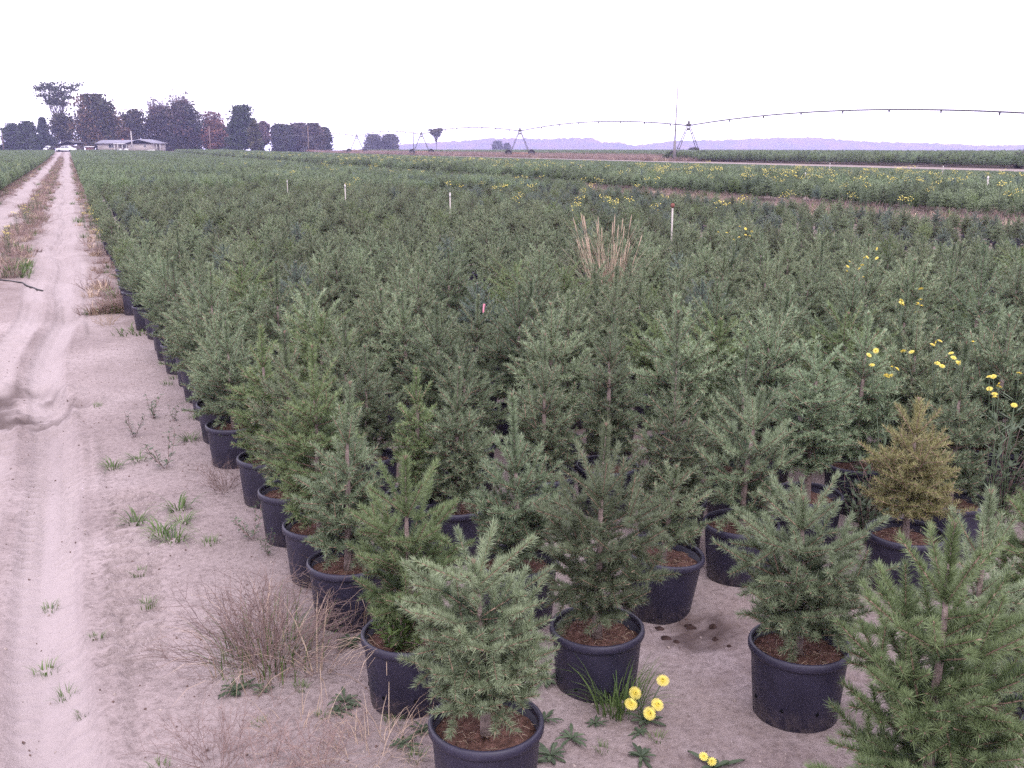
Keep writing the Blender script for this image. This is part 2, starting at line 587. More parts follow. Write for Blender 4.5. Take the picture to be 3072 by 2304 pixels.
# ---------------------------------------------------------------- the spruce grower
def spruce(seed, H=0.6, R=0.2, leader=0.14, whorls=4, clear=0.03, dens=1.0, nw=0.0019, nl=0.0235, round_=False, lean=(0, 0), bare=0.0, stems=True, sub=2, upsweep=1.0, twig_r=1.0):
    """returns (trunk Geo, crown Geo).  z = 0 at the soil."""
    r = np.random.default_rng(seed)
    P0, P1, AGE, ORD = [], [], [], []

    def grow(p, d, years, L, order):
        d = d / np.linalg.norm(d)
        q = p + d * L
        P0.append(p)
        P1.append(q)
        AGE.append(years)
        ORD.append(order)
        if years <= 1:
            return
        up = 0.10 if order else 0.14
        nd = d + np.array([0, 0, up]) + r.normal(0, 0.09, 3)
        grow(q, nd, years - 1, L * r.uniform(1.0, 1.3), order)
        side = np.cross(d, [0, 0, 1.0])
        side /= max(np.linalg.norm(side), 1e-6)
        ups = np.cross(side, d)
        nlat = 2 if order < 1 else int(r.integers(1, 3))
        if order == 0 and r.random() < 0.35:
            nlat = 3
        for k in range(nlat):
            sg = (1, -1)[k % 2] if k < 2 else 0
            a = r.uniform(0.75, 1.05)
            ld = d * math.cos(a) + side * sg * math.sin(a) + ups * (r.normal(0.05, 0.25) if k < 2 else r.choice([-0.8, 0.7]))
            grow(q - d * L * r.uniform(0, 0.12), ld, years - 1, L * r.uniform(0.75, 1.05), order + 1)
            if years >= 3 and r.random() < 0.2:
                grow(p + d * L * r.uniform(0.3, 0.8), ld + r.normal(0, 0.3, 3), min(2, years - 1), L * r.uniform(0.5, 0.7), order + 1)

    zt = H - leader
    zz = [zt]
    w = np.linspace(1.25, 0.8, whorls)
    gaps = (zt - clear) * w / w.sum() if whorls > 1 else []
    for k in range(whorls - 1):
        zz.append(zz[-1] - gaps[k])
    ph = r.uniform(0, 6.28)

    def trunk_at(z):
        k = z / H
        return np.array([lean[0] * k * k, lean[1] * k * k, z])
    prof = [0.66, 0.88, 1.0, 1.0, 0.9, 0.75] if not round_ else [0.85, 1.15, 1.15, 1.0, 0.82, 0.62]
    el = [0.92, 0.62, 0.42, 0.26, 0.12, 0.05] if not round_ else [0.72, 0.48, 0.34, 0.22, 0.12, 0.05]
    for k, z in enumerate(zz):
        years = min(k + 1, sub + 1)
        n = int(r.integers(5, 8) if sub == 2 else r.integers(5, 7)) if k else int(r.integers(4, 6))
        Lk = R * prof[min(k, 5)]
        for i in range(n):
            a = ph + i * 6.283 / n + r.normal(0, 0.16)
            e = el[min(k, 5)] * upsweep + r.normal(0, 0.1)
            d = np.array([math.cos(a) * math.cos(e), math.sin(a) * math.cos(e), math.sin(e)])
            grow(trunk_at(z + r.normal(0, 0.004)), d, years, Lk / max(1, years) * (1.1 if k else 1.25) * r.uniform(0.85, 1.12), 0)
        ph += 0.6
        if k < len(zz) - 1:
            gap = zz[k] - zz[k + 1]
            ni = int(r.integers(5, 8) if sub == 2 else r.integers(4, 7)) if (bare < 0.5 or k > 1) else 2
            if k == 0 and bare > 0:
                ni = int(ni * (1 - bare))
            for i in range(ni):
                a = r.uniform(0, 6.28)
                e = el[min(k, 5)] * 0.8 + r.normal(0, 0.15)
                d = np.array([math.cos(a) * math.cos(e), math.sin(a) * math.cos(e), math.sin(e)])
                yy = max(1, min(years, 3) - (0 if k else 0))
                grow(trunk_at(zz[k + 1] + gap * r.uniform(0.12, 0.8)), d, yy, Lk / max(1, yy) * r.uniform(0.4, 0.75), 1)
    # leader
    nlead = max(1, int(leader / 0.06))
    for i in range(nlead):
        P0.append(trunk_at(zt + leader * i / nlead))
        P1.append(trunk_at(zt + leader * (i + 1) / nlead))
        AGE.append(1)
        ORD.append(-1)
    P0, P1, AGE, ORD = np.array(P0), np.array(P1), np.array(AGE), np.array(ORD)
    # fit width
    br = ORD >= 0
    rad = np.hypot(P1[br, 0] - lean[0] * 0.3, P1[br, 1] - lean[1] * 0.3)
    k = R * 0.93 / np.percentile(rad, 95)
    for P in (P0, P1):
        b = np.array([[lean[0] * (z / H) ** 2, lean[1] * (z / H) ** 2] for z in P[:, 2]])
        P[:, :2] = b + (P[:, :2] - b) * k
    low = 0.012
    for P in (P0, P1):
        P[:, 2] = np.where(P[:, 2] < low, low + (P[:, 2] - low) * 0.15, P[:, 2])
    D = P1 - P0
    Ls = np.linalg.norm(D, axis=1)
    D = norm(D)
    # needles
    cnt = np.maximum(3, (Ls * 3100 * dens * np.where(AGE >= 3, 0.45, np.where(AGE == 2, 0.8, 1.1)) * np.where(ORD < 0, 2.4, 1.0))).astype(int)
    I = np.repeat(np.arange(len(Ls)), cnt)
    n = len(I)
    u = r.random(n) * 1.02
    A, B = perp(D)
    upv = np.array([0, 0, 1.0])
    phi = r.uniform(0, 6.283, n)
    radial = A[I] * np.cos(phi)[:, None] + B[I] * np.sin(phi)[:, None]
    under = radial[:, 2] < -0.25
    flip = under & (r.random(n) < 0.55) & (ORD[I] >= 0) & (np.abs(D[I][:, 2]) < 0.8)
    radial[flip] = -radial[flip]
    ang = np.radians(r.normal(60, 8, n)) - 0.5 * np.clip((u - 0.85) / 0.15, 0, 1)
    ang = np.where(ORD[I] < 0, ang * 0.85, ang)
    nd = D[I] * np.cos(ang)[:, None] + radial * np.sin(ang)[:, None] + upv * 0.12
    nd = norm(nd)
    base = P0[I] + D[I] * (Ls[I] * u)[:, None]
    ll = nl * r.uniform(0.7, 1.12, n) * np.where(ORD[I] < 0, 1.3, 1.0)
    wv = norm(np.cross(nd, norm(r.normal(0, 1, (n, 3))))) * (nw * 0.5)
    v = np.stack([base - wv, base + wv, base + nd * ll[:, None]], 1)
    tint = np.where(AGE[I] <= 1, 0.68, np.where(AGE[I] == 2, 0.30, 0.05)) + 0.12 * (base[:, 2] / H - 0.5) + r.normal(0, 0.13, n) + r.normal(0, 0.10, len(Ls))[I]  # young shoots paler; older inner needles darkened further to paint shaded crown depth
    crown = Geo()
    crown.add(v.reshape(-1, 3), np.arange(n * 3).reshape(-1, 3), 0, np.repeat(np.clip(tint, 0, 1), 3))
    if stems:
        rr = (0.0010 + 0.0006 * AGE) * twig_r
        m = ORD >= 0
        vv, ff = segs(P0[m], P1[m], rr[m] * 1.15, rr[m] * 0.9, 3)
        crown.add(vv, ff, 1, np.repeat(np.clip(0.75 - 0.16 * AGE[m] + r.normal(0, 0.1, m.sum()), 0.05, 1), 6))
        tips = m & (AGE <= 1)
        tp, td = P1[tips], D[tips]
        bl = 0.006 * twig_r
        vv, ff = segs(tp, tp + td * bl, 0.0019 * min(twig_r, 1.2), 0.0008, 4)
        crown.add(vv, ff, 1, np.repeat(np.clip(0.5 + r.normal(0, 0.2, tips.sum()), 0.1, 1), 8))
        tt = trunk_at(H)
        vv, ff = segs([tt] * 4, [tt + np.array([0.006 * math.cos(q), 0.006 * math.sin(q), 0.011]) for q in (0, 1.6, 3.1, 4.7)], 0.0042, 0.0015, 4)
        crown.add(vv, ff, 1, 0.35)
    tg = Geo()
    zs = np.linspace(-0.02, H, 12)
    r0 = 0.009 + 0.010 * H
    rad = np.where(zs < zt, r0 * (1 - zs / zt * 0.62), np.minimum(r0 * 0.38, 0.0048) * (1 - 0.6 * (zs - zt) / leader)) + 0.004 * np.exp(-np.maximum(zs, 0) / 0.02)
    pts = np.array([trunk_at(max(z, 0)) + (0, 0, min(z, 0)) for z in zs])
    pts[1:-1, :2] += r.normal(0, 0.0015, (10, 2))
    vv, ff = tube(pts, rad, 8)
    tg.add(vv, ff, 0, 0.5)
    return tg, crown


# ---------------------------------------------------------------- pots
PR, PH = 0.148, 0.24             # rim radius and height
prof_pot = [(0.0, 0.0), (0.118, 0.0), (0.123, 0.008), (0.133, 0.14), (0.1395, 0.246), (0.1395, 0.252), (0.134, 0.252), (0.129, 0.15), (0.126, 0.06)]
prof_pot = [(a, b * PH / 0.27) for a, b in prof_pot]
g = Geo(); g.add(*lathe(prof_pot, 40)); ME_POT = g.mesh("pot", POT, True)
rp = [(0.1385, 0.240), (0.1455, 0.2415), (0.1485, 0.247), (0.1490, 0.256), (0.1475, 0.265), (0.1430, 0.2695), (0.1375, 0.268), (0.1340, 0.262), (0.1335, 0.250)]
rp = [(a, b - 0.27 + PH) for a, b in rp]
g = Geo(); g.add(*lathe(rp + [rp[0]], 40)); ME_RIM = g.mesh("rim", POT, True)
# one drain hole near the foot, a dark dimple standing 1 mm proud
g = Geo()
ring = [(0.1285, 0.006 * math.cos(q), 0.075 + 0.006 * math.sin(q)) for q in np.linspace(0, 6.283, 7)[:-1]]
g.add(*prism(ring, (0.0018, 0, 0)))
ME_HOLE = g.mesh("drain_hole", plain("hole_dark", (0.004, 0.004, 0.005), 0.9, 0.1))


def soil_mesh(seed):
    r = np.random.default_rng(seed)
    prof = [(0.0, 0), (0.03, 0), (0.06, 0), (0.09, 0), (0.115, 0), (0.1335, 0)]
    v, f = lathe(prof, 32)
    v[:, 2] = 0.195 + 0.018 * fbm(v[:, 0] * 14 + seed, v[:, 1] * 14, 3) + 0.006 * r.normal(0, 1, len(v)) * 0.6
    g = Geo()
    g.add(v, f)
    # fallen needles and bark bits
    n = 90
    a, q = r.uniform(0, 6.28, n), 0.12 * np.sqrt(r.random(n))
    p = np.stack([q * np.cos(a), q * np.sin(a), 0.204 + r.random(n) * 0.006], 1)
    b = r.uniform(0, 6.28, n)
    l = r.uniform(0.008, 0.028, n)
    vv, ff = segs(p, p + np.stack([l * np.cos(b), l * np.sin(b), r.normal(0, 0.004, n)], 1), 0.0011, 0.0006, 3)
    g.add(vv, ff, 1, np.repeat(r.random(n), 6))
    return g.mesh("soil", [SOIL, STRAW], True)


ME_SOILS = [soil_mesh(k) for k in range(3)]
SOIL_Z = 0.195


def potted(name, x, y, crown_me, trunk_me, label, group=None, rot=0.0, scl=1.0, pot_tilt=(0, 0), soil=0, zofs=0.0, holes=False, pscl=1.0):
    z = gz(x, y) - 0.012
    root = link(name, None, None, (x, y, z + zofs), (pot_tilt[0], pot_tilt[1], rot))
    root.empty_display_size = 0.1
    tag(root, label, "potted tree", group)
    p = link("pot", ME_POT, root)
    link("rim", ME_RIM, p)
    if holes:
        for k in range(8):
            link("drain_hole", ME_HOLE, p, None, (0, 0, k * math.pi / 4 + 0.2))
    if pscl != 1.0:
        p.scale = (pscl, pscl, 1)
    link("soil", ME_SOILS[soil % 3], root, None, None, (pscl, pscl, 1))
    link("trunk", trunk_me, root, (0, 0, SOIL_Z - 0.005), None, (scl, scl, scl))
    link("crown", crown_me, root, (0, 0, SOIL_Z - 0.005), None, (scl, scl, scl))
    return root


def height_at(x, y, v):
    """height of the point above (x, y) that the picture shows on row v"""
    yy = v * SC - 1152
    sp, cp = math.sin(PITCH), math.cos(PITCH)
    k = (-sp - yy / FPX * cp) / (cp - yy / FPX * sp)
    return CAM_H + k * y


# the nearest trees, one by one:  rim centre, top row, left and right edge of the crown, leader start row
HERO = [
    # u, v, top, l, r, leader_v, seed, opts, material, label
    (1050, 1545, 1212, 888, 1207, 1262, 1, dict(round_=True, whorls=5, dens=1.1, lean=(-0.03, 0.02), clear=0.06, upsweep=0.85), NEEDLE, "dense rounded spruce without a leader, in black pot with brown soil showing"),
    (1290, 1338, 905, 1165, 1462, 1062, 2, dict(whorls=5, round_=True, clear=0.05, dens=1.0, lean=(0.015, 0)), NEEDLE, "broad spruce with one bottlebrush leader in black pot beside the grass tuft and yellow flowers"),
    (1728, 1380, 1070, 1578, 1882, 1135, 3, dict(round_=True, whorls=5, dens=1.05, lean=(-0.02, 0)), NEEDLE, "squat bushy spruce with twin short tips in black pot standing alone on bare sand"),
    (885, 1352, 978, 752, 1020, 1105, 4, dict(whorls=5, round_=True, dens=1.1, bare=0.9), NEEDLE_G, "spruce with three-pronged top and green weeds in its black pot, behind the rounded spruce"),
    (1118, 1197, 843, 996, 1216, 1010, 5, dict(whorls=5, dens=1.05, bare=0.8, lean=(-0.02, 0)), NEEDLE, "spruce with pale bare trunk in mid crown, in black pot between two broad spruces"),
    (1995, 1745, 1122, 1785, 2235, 1290, 6, dict(whorls=5, dens=1.15, nl=0.025, sub=2), NEEDLE_G, "large fresh green spruce with thick bottlebrush leader, its pot out of sight under the crown"),
    (2090, 1500, 1055, 1950, 2260, 1210, 7, dict(whorls=4, dens=1.0, nl=0.023), NEEDLE, "spruce with tall thin leader right behind the large fresh green spruce"),
    (2235, 1330, 985, 2105, 2370, 1100, 8, dict(whorls=5, dens=1.05), NEEDLE_G, "yellowish green spruce behind the tall thin leader spruce, beside leafy green weeds"),
    (1420, 1182, 1000, 1330, 1500, 1050, 9, dict(round_=True, whorls=3, dens=1.0), NEEDLE, "small spruce in a slightly leaning black pot hidden behind the broad bottlebrush spruce"),
    (1450, 1068, 665, 1355, 1548, 905, 10, dict(whorls=5, dens=0.85, bare=0.9, upsweep=0.9), NEEDLE, "tall open spruce with long pale bare trunk in black pot behind the bare sand gap"),
    (1312, 992, 708, 1242, 1388, 770, 11, dict(whorls=5, dens=1.1), NEEDLE, "narrow dense spruce in wide black pot with rusty brown soil showing"),
    (1602, 1122, 838, 1474, 1708, 920, 12, dict(whorls=4, round_=True, dens=1.0, lean=(0.05, 0.0), bare=0.7), NEEDLE, "leaning spruce with wide lower branches in black pot full of rusty brown soil"),
    (1745, 1057, 740, 1672, 1858, 800, 13, dict(whorls=6, dens=1.1, clear=0.13), NEEDLE, "dense spruce on a clear bare stem base in a black pot with open soil"),
    (1958, 1143, 858, 1862, 2072, 935, 14, dict(whorls=5, dens=0.75, clear=0.09, twig_r=1.35), NEEDLE_Y, "yellowing spruce with thin needles and bare straw twigs in a black pot"),
    (2052, 1070, 735, 1985, 2142, 860, 15, dict(whorls=5, dens=1.1), NEEDLE, "dark spruce in black pot just behind the yellowing spruce"),
    (1850, 990, 670, 1765, 1925, 760, 16, dict(whorls=6, dens=1.1), NEEDLE, "tall dark bluish spruce in black pot behind the clear-stemmed spruce"),
    (752, 1193, 812, 678, 852, 945, 17, dict(whorls=5, dens=0.95, upsweep=1.1, lean=(0.03, 0)), NEEDLE, "feathery upswept spruce in black pot behind the dry red bush"),
    (692, 1118, 738, 588, 770, 850, 18, dict(whorls=6, dens=1.1), NEEDLE_G, "full cone-shaped spruce in black pot, second from the dry red bush along the track edge"),
    (632, 1046, 708, 560, 712, 800, 19, dict(whorls=5, dens=1.0), NEEDLE, "grey green spruce in black pot, third from the dry red bush along the track edge"),
    (580, 980, 703, 470, 602, 790, 20, dict(whorls=6, dens=1.1), NEEDLE_G, "brownish green spruce bulging over the track edge above a low dry twiggy weed"),
    (985, 1075, 783, 925, 1092, 880, 21, dict(whorls=5, dens=1.1, lean=(0.02, 0)), NEEDLE, "blue green spruce between the bare-trunk spruce and the feathery upswept one"),
    (905, 1055, 785, 845, 965, 860, 22, dict(whorls=5, dens=1.05), NEEDLE_G, "olive green spruce behind the three-pronged spruce"),
    (1175, 1010, 712, 1080, 1258, 840, 23, dict(whorls=5, dens=0.95, upsweep=1.1, bare=0.5), NEEDLE, "upswept spruce with forked whorl under its leader, behind the bare-trunk spruce"),
]
hero_xy = []
SUNK = {1290: 0.028}          # pots that stand deeper in the sand
GROUP = "potted spruces standing in close rows on the sand"
for (u, v, top, l, r_, lv, seed, op, nm, lab) in HERO:
    sink = SUNK.get(u, 0.0)
    x, y = G(u, v, PH - sink)
    H = height_at(x, y, top) - SOIL_Z + sink
    Hl = H - (height_at(x, y, lv) - SOIL_Z + sink)
    dist = math.hypot(y, CAM_H - 0.5)
    R = (r_ - l) * 0.5 * SC / FPX * dist
    lead = min(max(0.03, -Hl if Hl < 0 else Hl), 0.55 * H)
    hl = math.hypot(x, y)
    fac = 0.74 if y < 2.95 else (0.44 if y < 3.8 else 0.32)
    o2 = dict(op)
    o2["dens"] = o2.get("dens", 1.0) * fac
    o2.setdefault("twig_r", 1.3)
    if u < 800:
        R *= 1.12
    o2.setdefault("nw", 0.0023 if y < 2.95 else (0.0033 if y < 3.8 else 0.0042))
    tg, cg = spruce(seed + 100, H=H, R=R, leader=lead, **o2)
    tm = tg.mesh("trunk", BARK, True)
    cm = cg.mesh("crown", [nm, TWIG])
    tilt = (0, 0)
    if u == 1420:
        tilt = (0.02, 0.10)
    potted("potted_spruce", x, y, cm, tm, lab, GROUP, 0.0, 1.0, tilt, seed, -sink, y < 3.0)
    hero_xy.append((x, y))

# ---------------------------------------------------------------- the rest of the near block, in rows
KINDS = [   # (label, spruce options, material)
    ("grey green potted spruce with tall leader among the close rows", dict(H=0.68, R=0.24, leader=0.22, whorls=5), NEEDLE),
    ("bushy potted spruce with short leader among the close rows", dict(H=0.58, R=0.25, leader=0.14, whorls=5), NEEDLE),
    ("dark green potted spruce with upswept whorls among the close rows", dict(H=0.66, R=0.225, leader=0.19, whorls=5, upsweep=1.15), NEEDLE),
    ("slim potted spruce with long pale stem among the close rows", dict(H=0.76, R=0.215, leader=0.27, whorls=5, bare=0.7), NEEDLE),
    ("fresh green dense potted spruce among the close rows", dict(H=0.58, R=0.235, leader=0.11, whorls=5, round_=True), NEEDLE_G),
    ("silvery blue green potted spruce among the close rows", dict(H=0.62, R=0.23, leader=0.17, whorls=5), NEEDLE_B),
]
PROT = []
for k in range(9):
    kind = [0, 1, 2, 3, 0, 1, 2, 4, 5][k]
    lab, op, nm = KINDS[kind]
    tg, cg = spruce(300 + k, dens=0.27, nw=0.0050, nl=0.0245, twig_r=1.2, sub=2, **op)
    PROT.append((tg.mesh("trunk", BARK, True), cg.mesh("crown", [nm, TWIG]), lab, op, nm))
MID = []     # lighter copies for farther out, same look
for k in range(9):
    kind = [0, 1, 2, 3, 0, 1, 2, 4, 5][k]
    lab, op, nm = KINDS[kind]
    tg, cg = spruce(300 + k, dens=0.16, nw=0.0078, nl=0.026, twig_r=1.3, sub=2, **op)
    MID.append((tg, cg, nm))

random.seed(3)
grid = []
ROWD, COLD = 0.475, 0.50


def row_start(t):
    if t < 1.0:
        return 4.75
    if t < 1.6:
        return 3.35
    if t < 2.4:
        return 4.2
    if t < 3.0:
        return 3.5
    if t < 4.0:
        return 3.3
    return 2.2


i = 0
t = 0.74
while t < 16.2:
    s0 = row_start(t)
    s = s0 + random.uniform(0, 0.25)
    while s < 215:
        grid.append((s + random.uniform(-0.05, 0.05), t + random.uniform(-0.045, 0.045) - (0.22 * sstep(4, 12, s) if True else 0)))
        s += COLD * random.uniform(0.9, 1.12)
    t += ROWD
    i += 1


def in_view(x, y, m=0.35):
    return y > 1.2 and abs(x) < y * 0.535 + m


gaps = [G(1310, 700), G(1310, 730)]
cells = []
for (s, t) in grid:
    x, y = xy(s, t)
    if any((x - a) ** 2 + (y - b) ** 2 < 0.34 ** 2 for a, b in hero_xy):
        continue
    if any((x - a) ** 2 + (y - b) ** 2 < 0.20 ** 2 for a, b in gaps):
        continue
    if y < 3.1 and x > 1.0 and x < 2.0 and y < 2.0:
        continue
    if random.random() < 0.03 and s > 5 and t > 1.0:
        continue
    cells.append((math.hypot(x, y), x, y, s, t))
cells.sort()
n_ind = 300 - len(hero_xy)
ind = [c for c in cells if in_view(c[1], c[2])][:n_ind]
ind_set = set((c[1], c[2]) for c in ind)
rest = [c for c in cells if (c[1], c[2]) not in ind_set]


def tree_scale(s, t):
    k = 1.0 + 0.16 * vnoise(s * 0.35, t * 0.35 + 7)
    k *= 1 - 0.34 * sstep(5.5, 13.0, s + 0.35 * t)
    k *= 1 - 0.22 * sstep(8.0, 11.0, t)         # smaller stock in the far rows of the block
    return float(k)


def pick(s, t, rr):
    kk = rr.random()
    if kk < 0.05:
        return 7
    if kk < 0.09 + 0.25 * float(sstep(9, 11, t)):
        return 8
    return rr.randrange(0, 7)


r3 = random.Random(8)
ZONES = [(G(1312, 715), 0.75, "right beside the tall dry grass clump"), (G(1962, 850), 0.6, "around the tight bunch of tall yellow flowers"), (G(1046, 860), 0.6, "near the pink ribbon")]
for (d, x, y, s, t) in ind:
    k = pick(s, t, r3)
    tm, cm, lab, op, nm = PROT[k]
    where = "among the close rows"
    if t < 0.85:
        where = "in the outermost row along the sandy track"
    elif t < 1.35:
        where = "in the second row in from the sandy track"
    elif t > 8.5:
        where = "in the lower rows toward the alley"
    for (zx, zy), rad_, txt in ZONES:
        if math.hypot(x - zx, y - zy) < rad_:
            where = txt
    lab = lab.replace("among the close rows", where)
    sc = tree_scale(s, t) * r3.uniform(0.76, 1.2)
    potted("potted_spruce", x, y, cm, tm, lab, GROUP, r3.uniform(0, 6.28), sc, (r3.normalvariate(0, 0.025), r3.normalvariate(0, 0.025)), r3.randrange(3))

# ---------------------------------------------------------------- scattered masses (geometry nodes)
def scatter(name, protos, pts, rots, scls, idx, label, kind="stuff"):
    """one object that scatters the prototype meshes over its own points"""
    col = bpy.data.collections.new(name + "_source")
    for k, me in enumerate(protos):
        o = bpy.data.objects.new("%s_%02d" % (name, k), me)
        col.objects.link(o)
    me = bpy.data.meshes.new(name)
    pts = np.asarray(pts, float)
    me.vertices.add(len(pts))
    me.vertices.foreach_set("co", pts.astype(np.float32).ravel())
    a = me.attributes.new("rot", 'FLOAT_VECTOR', 'POINT')
    a.data.foreach_set("vector", np.asarray(rots, np.float32).ravel())
    a = me.attributes.new("scl", 'FLOAT', 'POINT')
    a.data.foreach_set("value", np.asarray(scls, np.float32))
    a = me.attributes.new("pick", 'INT', 'POINT')
    a.data.foreach_set("value", np.asarray(idx, np.int32))
    o = link(name, me)
    ng = bpy.data.node_groups.new(name, 'GeometryNodeTree')
    ng.interface.new_socket("Geometry", in_out='INPUT', socket_type='NodeSocketGeometry')
    ng.interface.new_socket("Geometry", in_out='OUTPUT', socket_type='NodeSocketGeometry')
    gi = ng.nodes.new("NodeGroupInput")
    go = ng.nodes.new("NodeGroupOutput")
    ip = ng.nodes.new("GeometryNodeInstanceOnPoints")
    ci = ng.nodes.new("GeometryNodeCollectionInfo")
    ci.inputs["Collection"].default_value = col
    ci.inputs["Separate Children"].default_value = True
    ci.inputs["Reset Children"].default_value = True
    ip.inputs["Pick Instance"].default_value = True

    def attr(nm, ty):
        n = ng.nodes.new("GeometryNodeInputNamedAttribute")
        n.data_type = ty
        n.inputs["Name"].default_value = nm
        return n.outputs[0]
    ng.links.new(gi.outputs[0], ip.inputs["Points"])
    ng.links.new(ci.outputs[0], ip.inputs["Instance"])
    ng.links.new(attr("pick", 'INT'), ip.inputs["Instance Index"])
    er = ng.nodes.new("FunctionNodeEulerToRotation")
    ng.links.new(attr("rot", 'FLOAT_VECTOR'), er.inputs[0])
    ng.links.new(er.outputs[0], ip.inputs["Rotation"])
    ng.links.new(attr("scl", 'FLOAT'), ip.inputs["Scale"])
    ng.links.new(ip.outputs[0], go.inputs[0])
    md = o.modifiers.new("scatter", 'NODES')
    md.node_group = ng
    tag(o, label, None, None, kind)
    return o


potgeo = Geo()
potgeo.add(*lathe(prof_pot[1:7], 14))
potgeo.add(*lathe(rp[1:7], 14))
v_, f_ = lathe([(0, 0.197), (0.13, 0.197)], 14)
soilg = Geo(); soilg.add(v_, f_)

MATL = [NEEDLE, TWIG, BARK, POT, SOIL, NEEDLE_G, NEEDLE_B]


def whole(tg, cg, nm, pot=True):
    g = Geo()
    mi = MATL.index(nm)
    g.merge(cg, (0, 0, SOIL_Z - 0.005), 0, 1, {0: mi, 1: 1})
    g.merge(tg, (0, 0, SOIL_Z - 0.005), 0, 1, {0: 2})
    if pot:
        g.merge(potgeo, mimap={0: 3})
        g.merge(soilg, mimap={0: 4})
    return g


mid_whole = [whole(*m) for m in MID]
mid_mesh = [g.mesh("potted_spruce_far", MATL) for g in mid_whole]
# coarse trees for clumps at a distance
COARSE = []
for k in range(9):
    kind = [0, 1, 2, 3, 0, 1, 2, 4, 5][k]
    lab, op, nm = KINDS[kind]
    op = dict(op)
    tg, cg = spruce(300 + k, dens=0.048, nw=0.019, nl=0.034, stems=False, sub=2, **op)
    COARSE.append(whole(tg, cg, nm, pot=False))

nearR = [c for c in rest if c[0] < 34]
farR = [c for c in rest if c[0] >= 34]
r4 = random.Random(21)
P, Rr, Ss, Ix = [], [], [], []
for (d, x, y, s, t) in nearR:
    if not in_view(x, y, 3.0) and d > 6:
        continue
    P.append((x, y, gz(x, y) - 0.012)); Rr.append((r4.normalvariate(0, 0.03), r4.normalvariate(0, 0.03), r4.uniform(0, 6.28)))
    Ss.append(tree_scale(s, t) * r4.uniform(0.74, 1.22)); Ix.append(pick(s, t, r4))
scatter("potted_spruces_beyond", mid_mesh, P, Rr, Ss, Ix, "dense mass of farther potted spruces filling the block beyond the near rows")

# clumps: 2.4 m squares of rows
CL = 2.4


def clump(seed, small=False, gapf=0.05, flowers=0):
    r = random.Random(seed)
    g = Geo()
    n = 5
    for a in range(n):
        for b in range(n):
            if r.random() < gapf:
                continue
            k = r.choice([0, 1, 2, 3, 4, 5, 6, 0, 1, 2, 7, 8])
            g.merge(COARSE[k], ((a + 0.5) * CL / n - CL / 2 + r.uniform(-0.06, 0.06), (b + 0.5) * CL / n - CL / 2 + r.uniform(-0.06, 0.06), 0), r.uniform(0, 6.28), r.uniform(0.68, 1.3))
    return g.mesh("spruce_clump", MATL)


CLUMPS = [clump(k) for k in range(5)]
ANG = math.atan2(0.397, 0.918)


def field(name, t0, t1, s0, s1, label, mind=0, scale=lambda s, t: 1.0, skip=0.0, seed=0, bands=None):
    r = random.Random(seed)
    P, Rr, Ss, Ix = [], [], [], []
    for (ta, tb, k) in (bands or [(t0, t1, 1.0)]):
        st_ = CL * k
        t = ta + st_ / 2
        while t < tb:
            s = s0 + st_ / 2
            while s < s1:
                x, y = xy(s, t)
                d = math.hypot(x, y)
                if d > mind and in_view(x, y, 8) and r.random() >= skip:
                    P.append((x, y, float(gz_st(np.array(s), np.array(t)))))
                    Rr.append((0, 0, ANG + r.randrange(4) * math.pi / 2)); Ss.append(scale(s, t) * k); Ix.append(r.randrange(len(CLUMPS)))
                s += st_
            t += st_
    scatter(name, CLUMPS, P, Rr, Ss, Ix, label)


field("spruce_rows_far", 0.4, 16.4, 2, 214, "far rows of potted spruces running toward the farmhouse", 35, lambda s, t: 1 - 0.18 * float(sstep(8, 11, t)), 0, 1, [(0.4, 16.4, 0.68)])
field("spruce_block_beyond_alley", 19.3, 58.5, 8, 214, "second block of potted spruces beyond the sandy alley", 5, lambda s, t: 1.0, 0.03, 2, [(19.3, 28, 0.76), (28, 36, 0.52), (36, 46, 0.32), (46, 54.5, 0.17)])
field("spruce_block_across_track", -30, -2.75, 12, 210, "block of low spruces on the other side of the sandy track", 10, lambda s, t: 1.0, 0.03, 3, [(-30, -2.75, 0.68)])
field("field_spruces_behind_wheel_track", 66, 130, 6, 108, "dark spruces growing in the field behind the pale wheel track", 10, lambda s, t: 1.15, 0.02, 4)
field("spruce_field_beyond_irrigation", 82, 200, 108, 330, "distant green spruce field beyond the irrigation machine", 10, lambda s, t: 0.75, 0.1, 5)

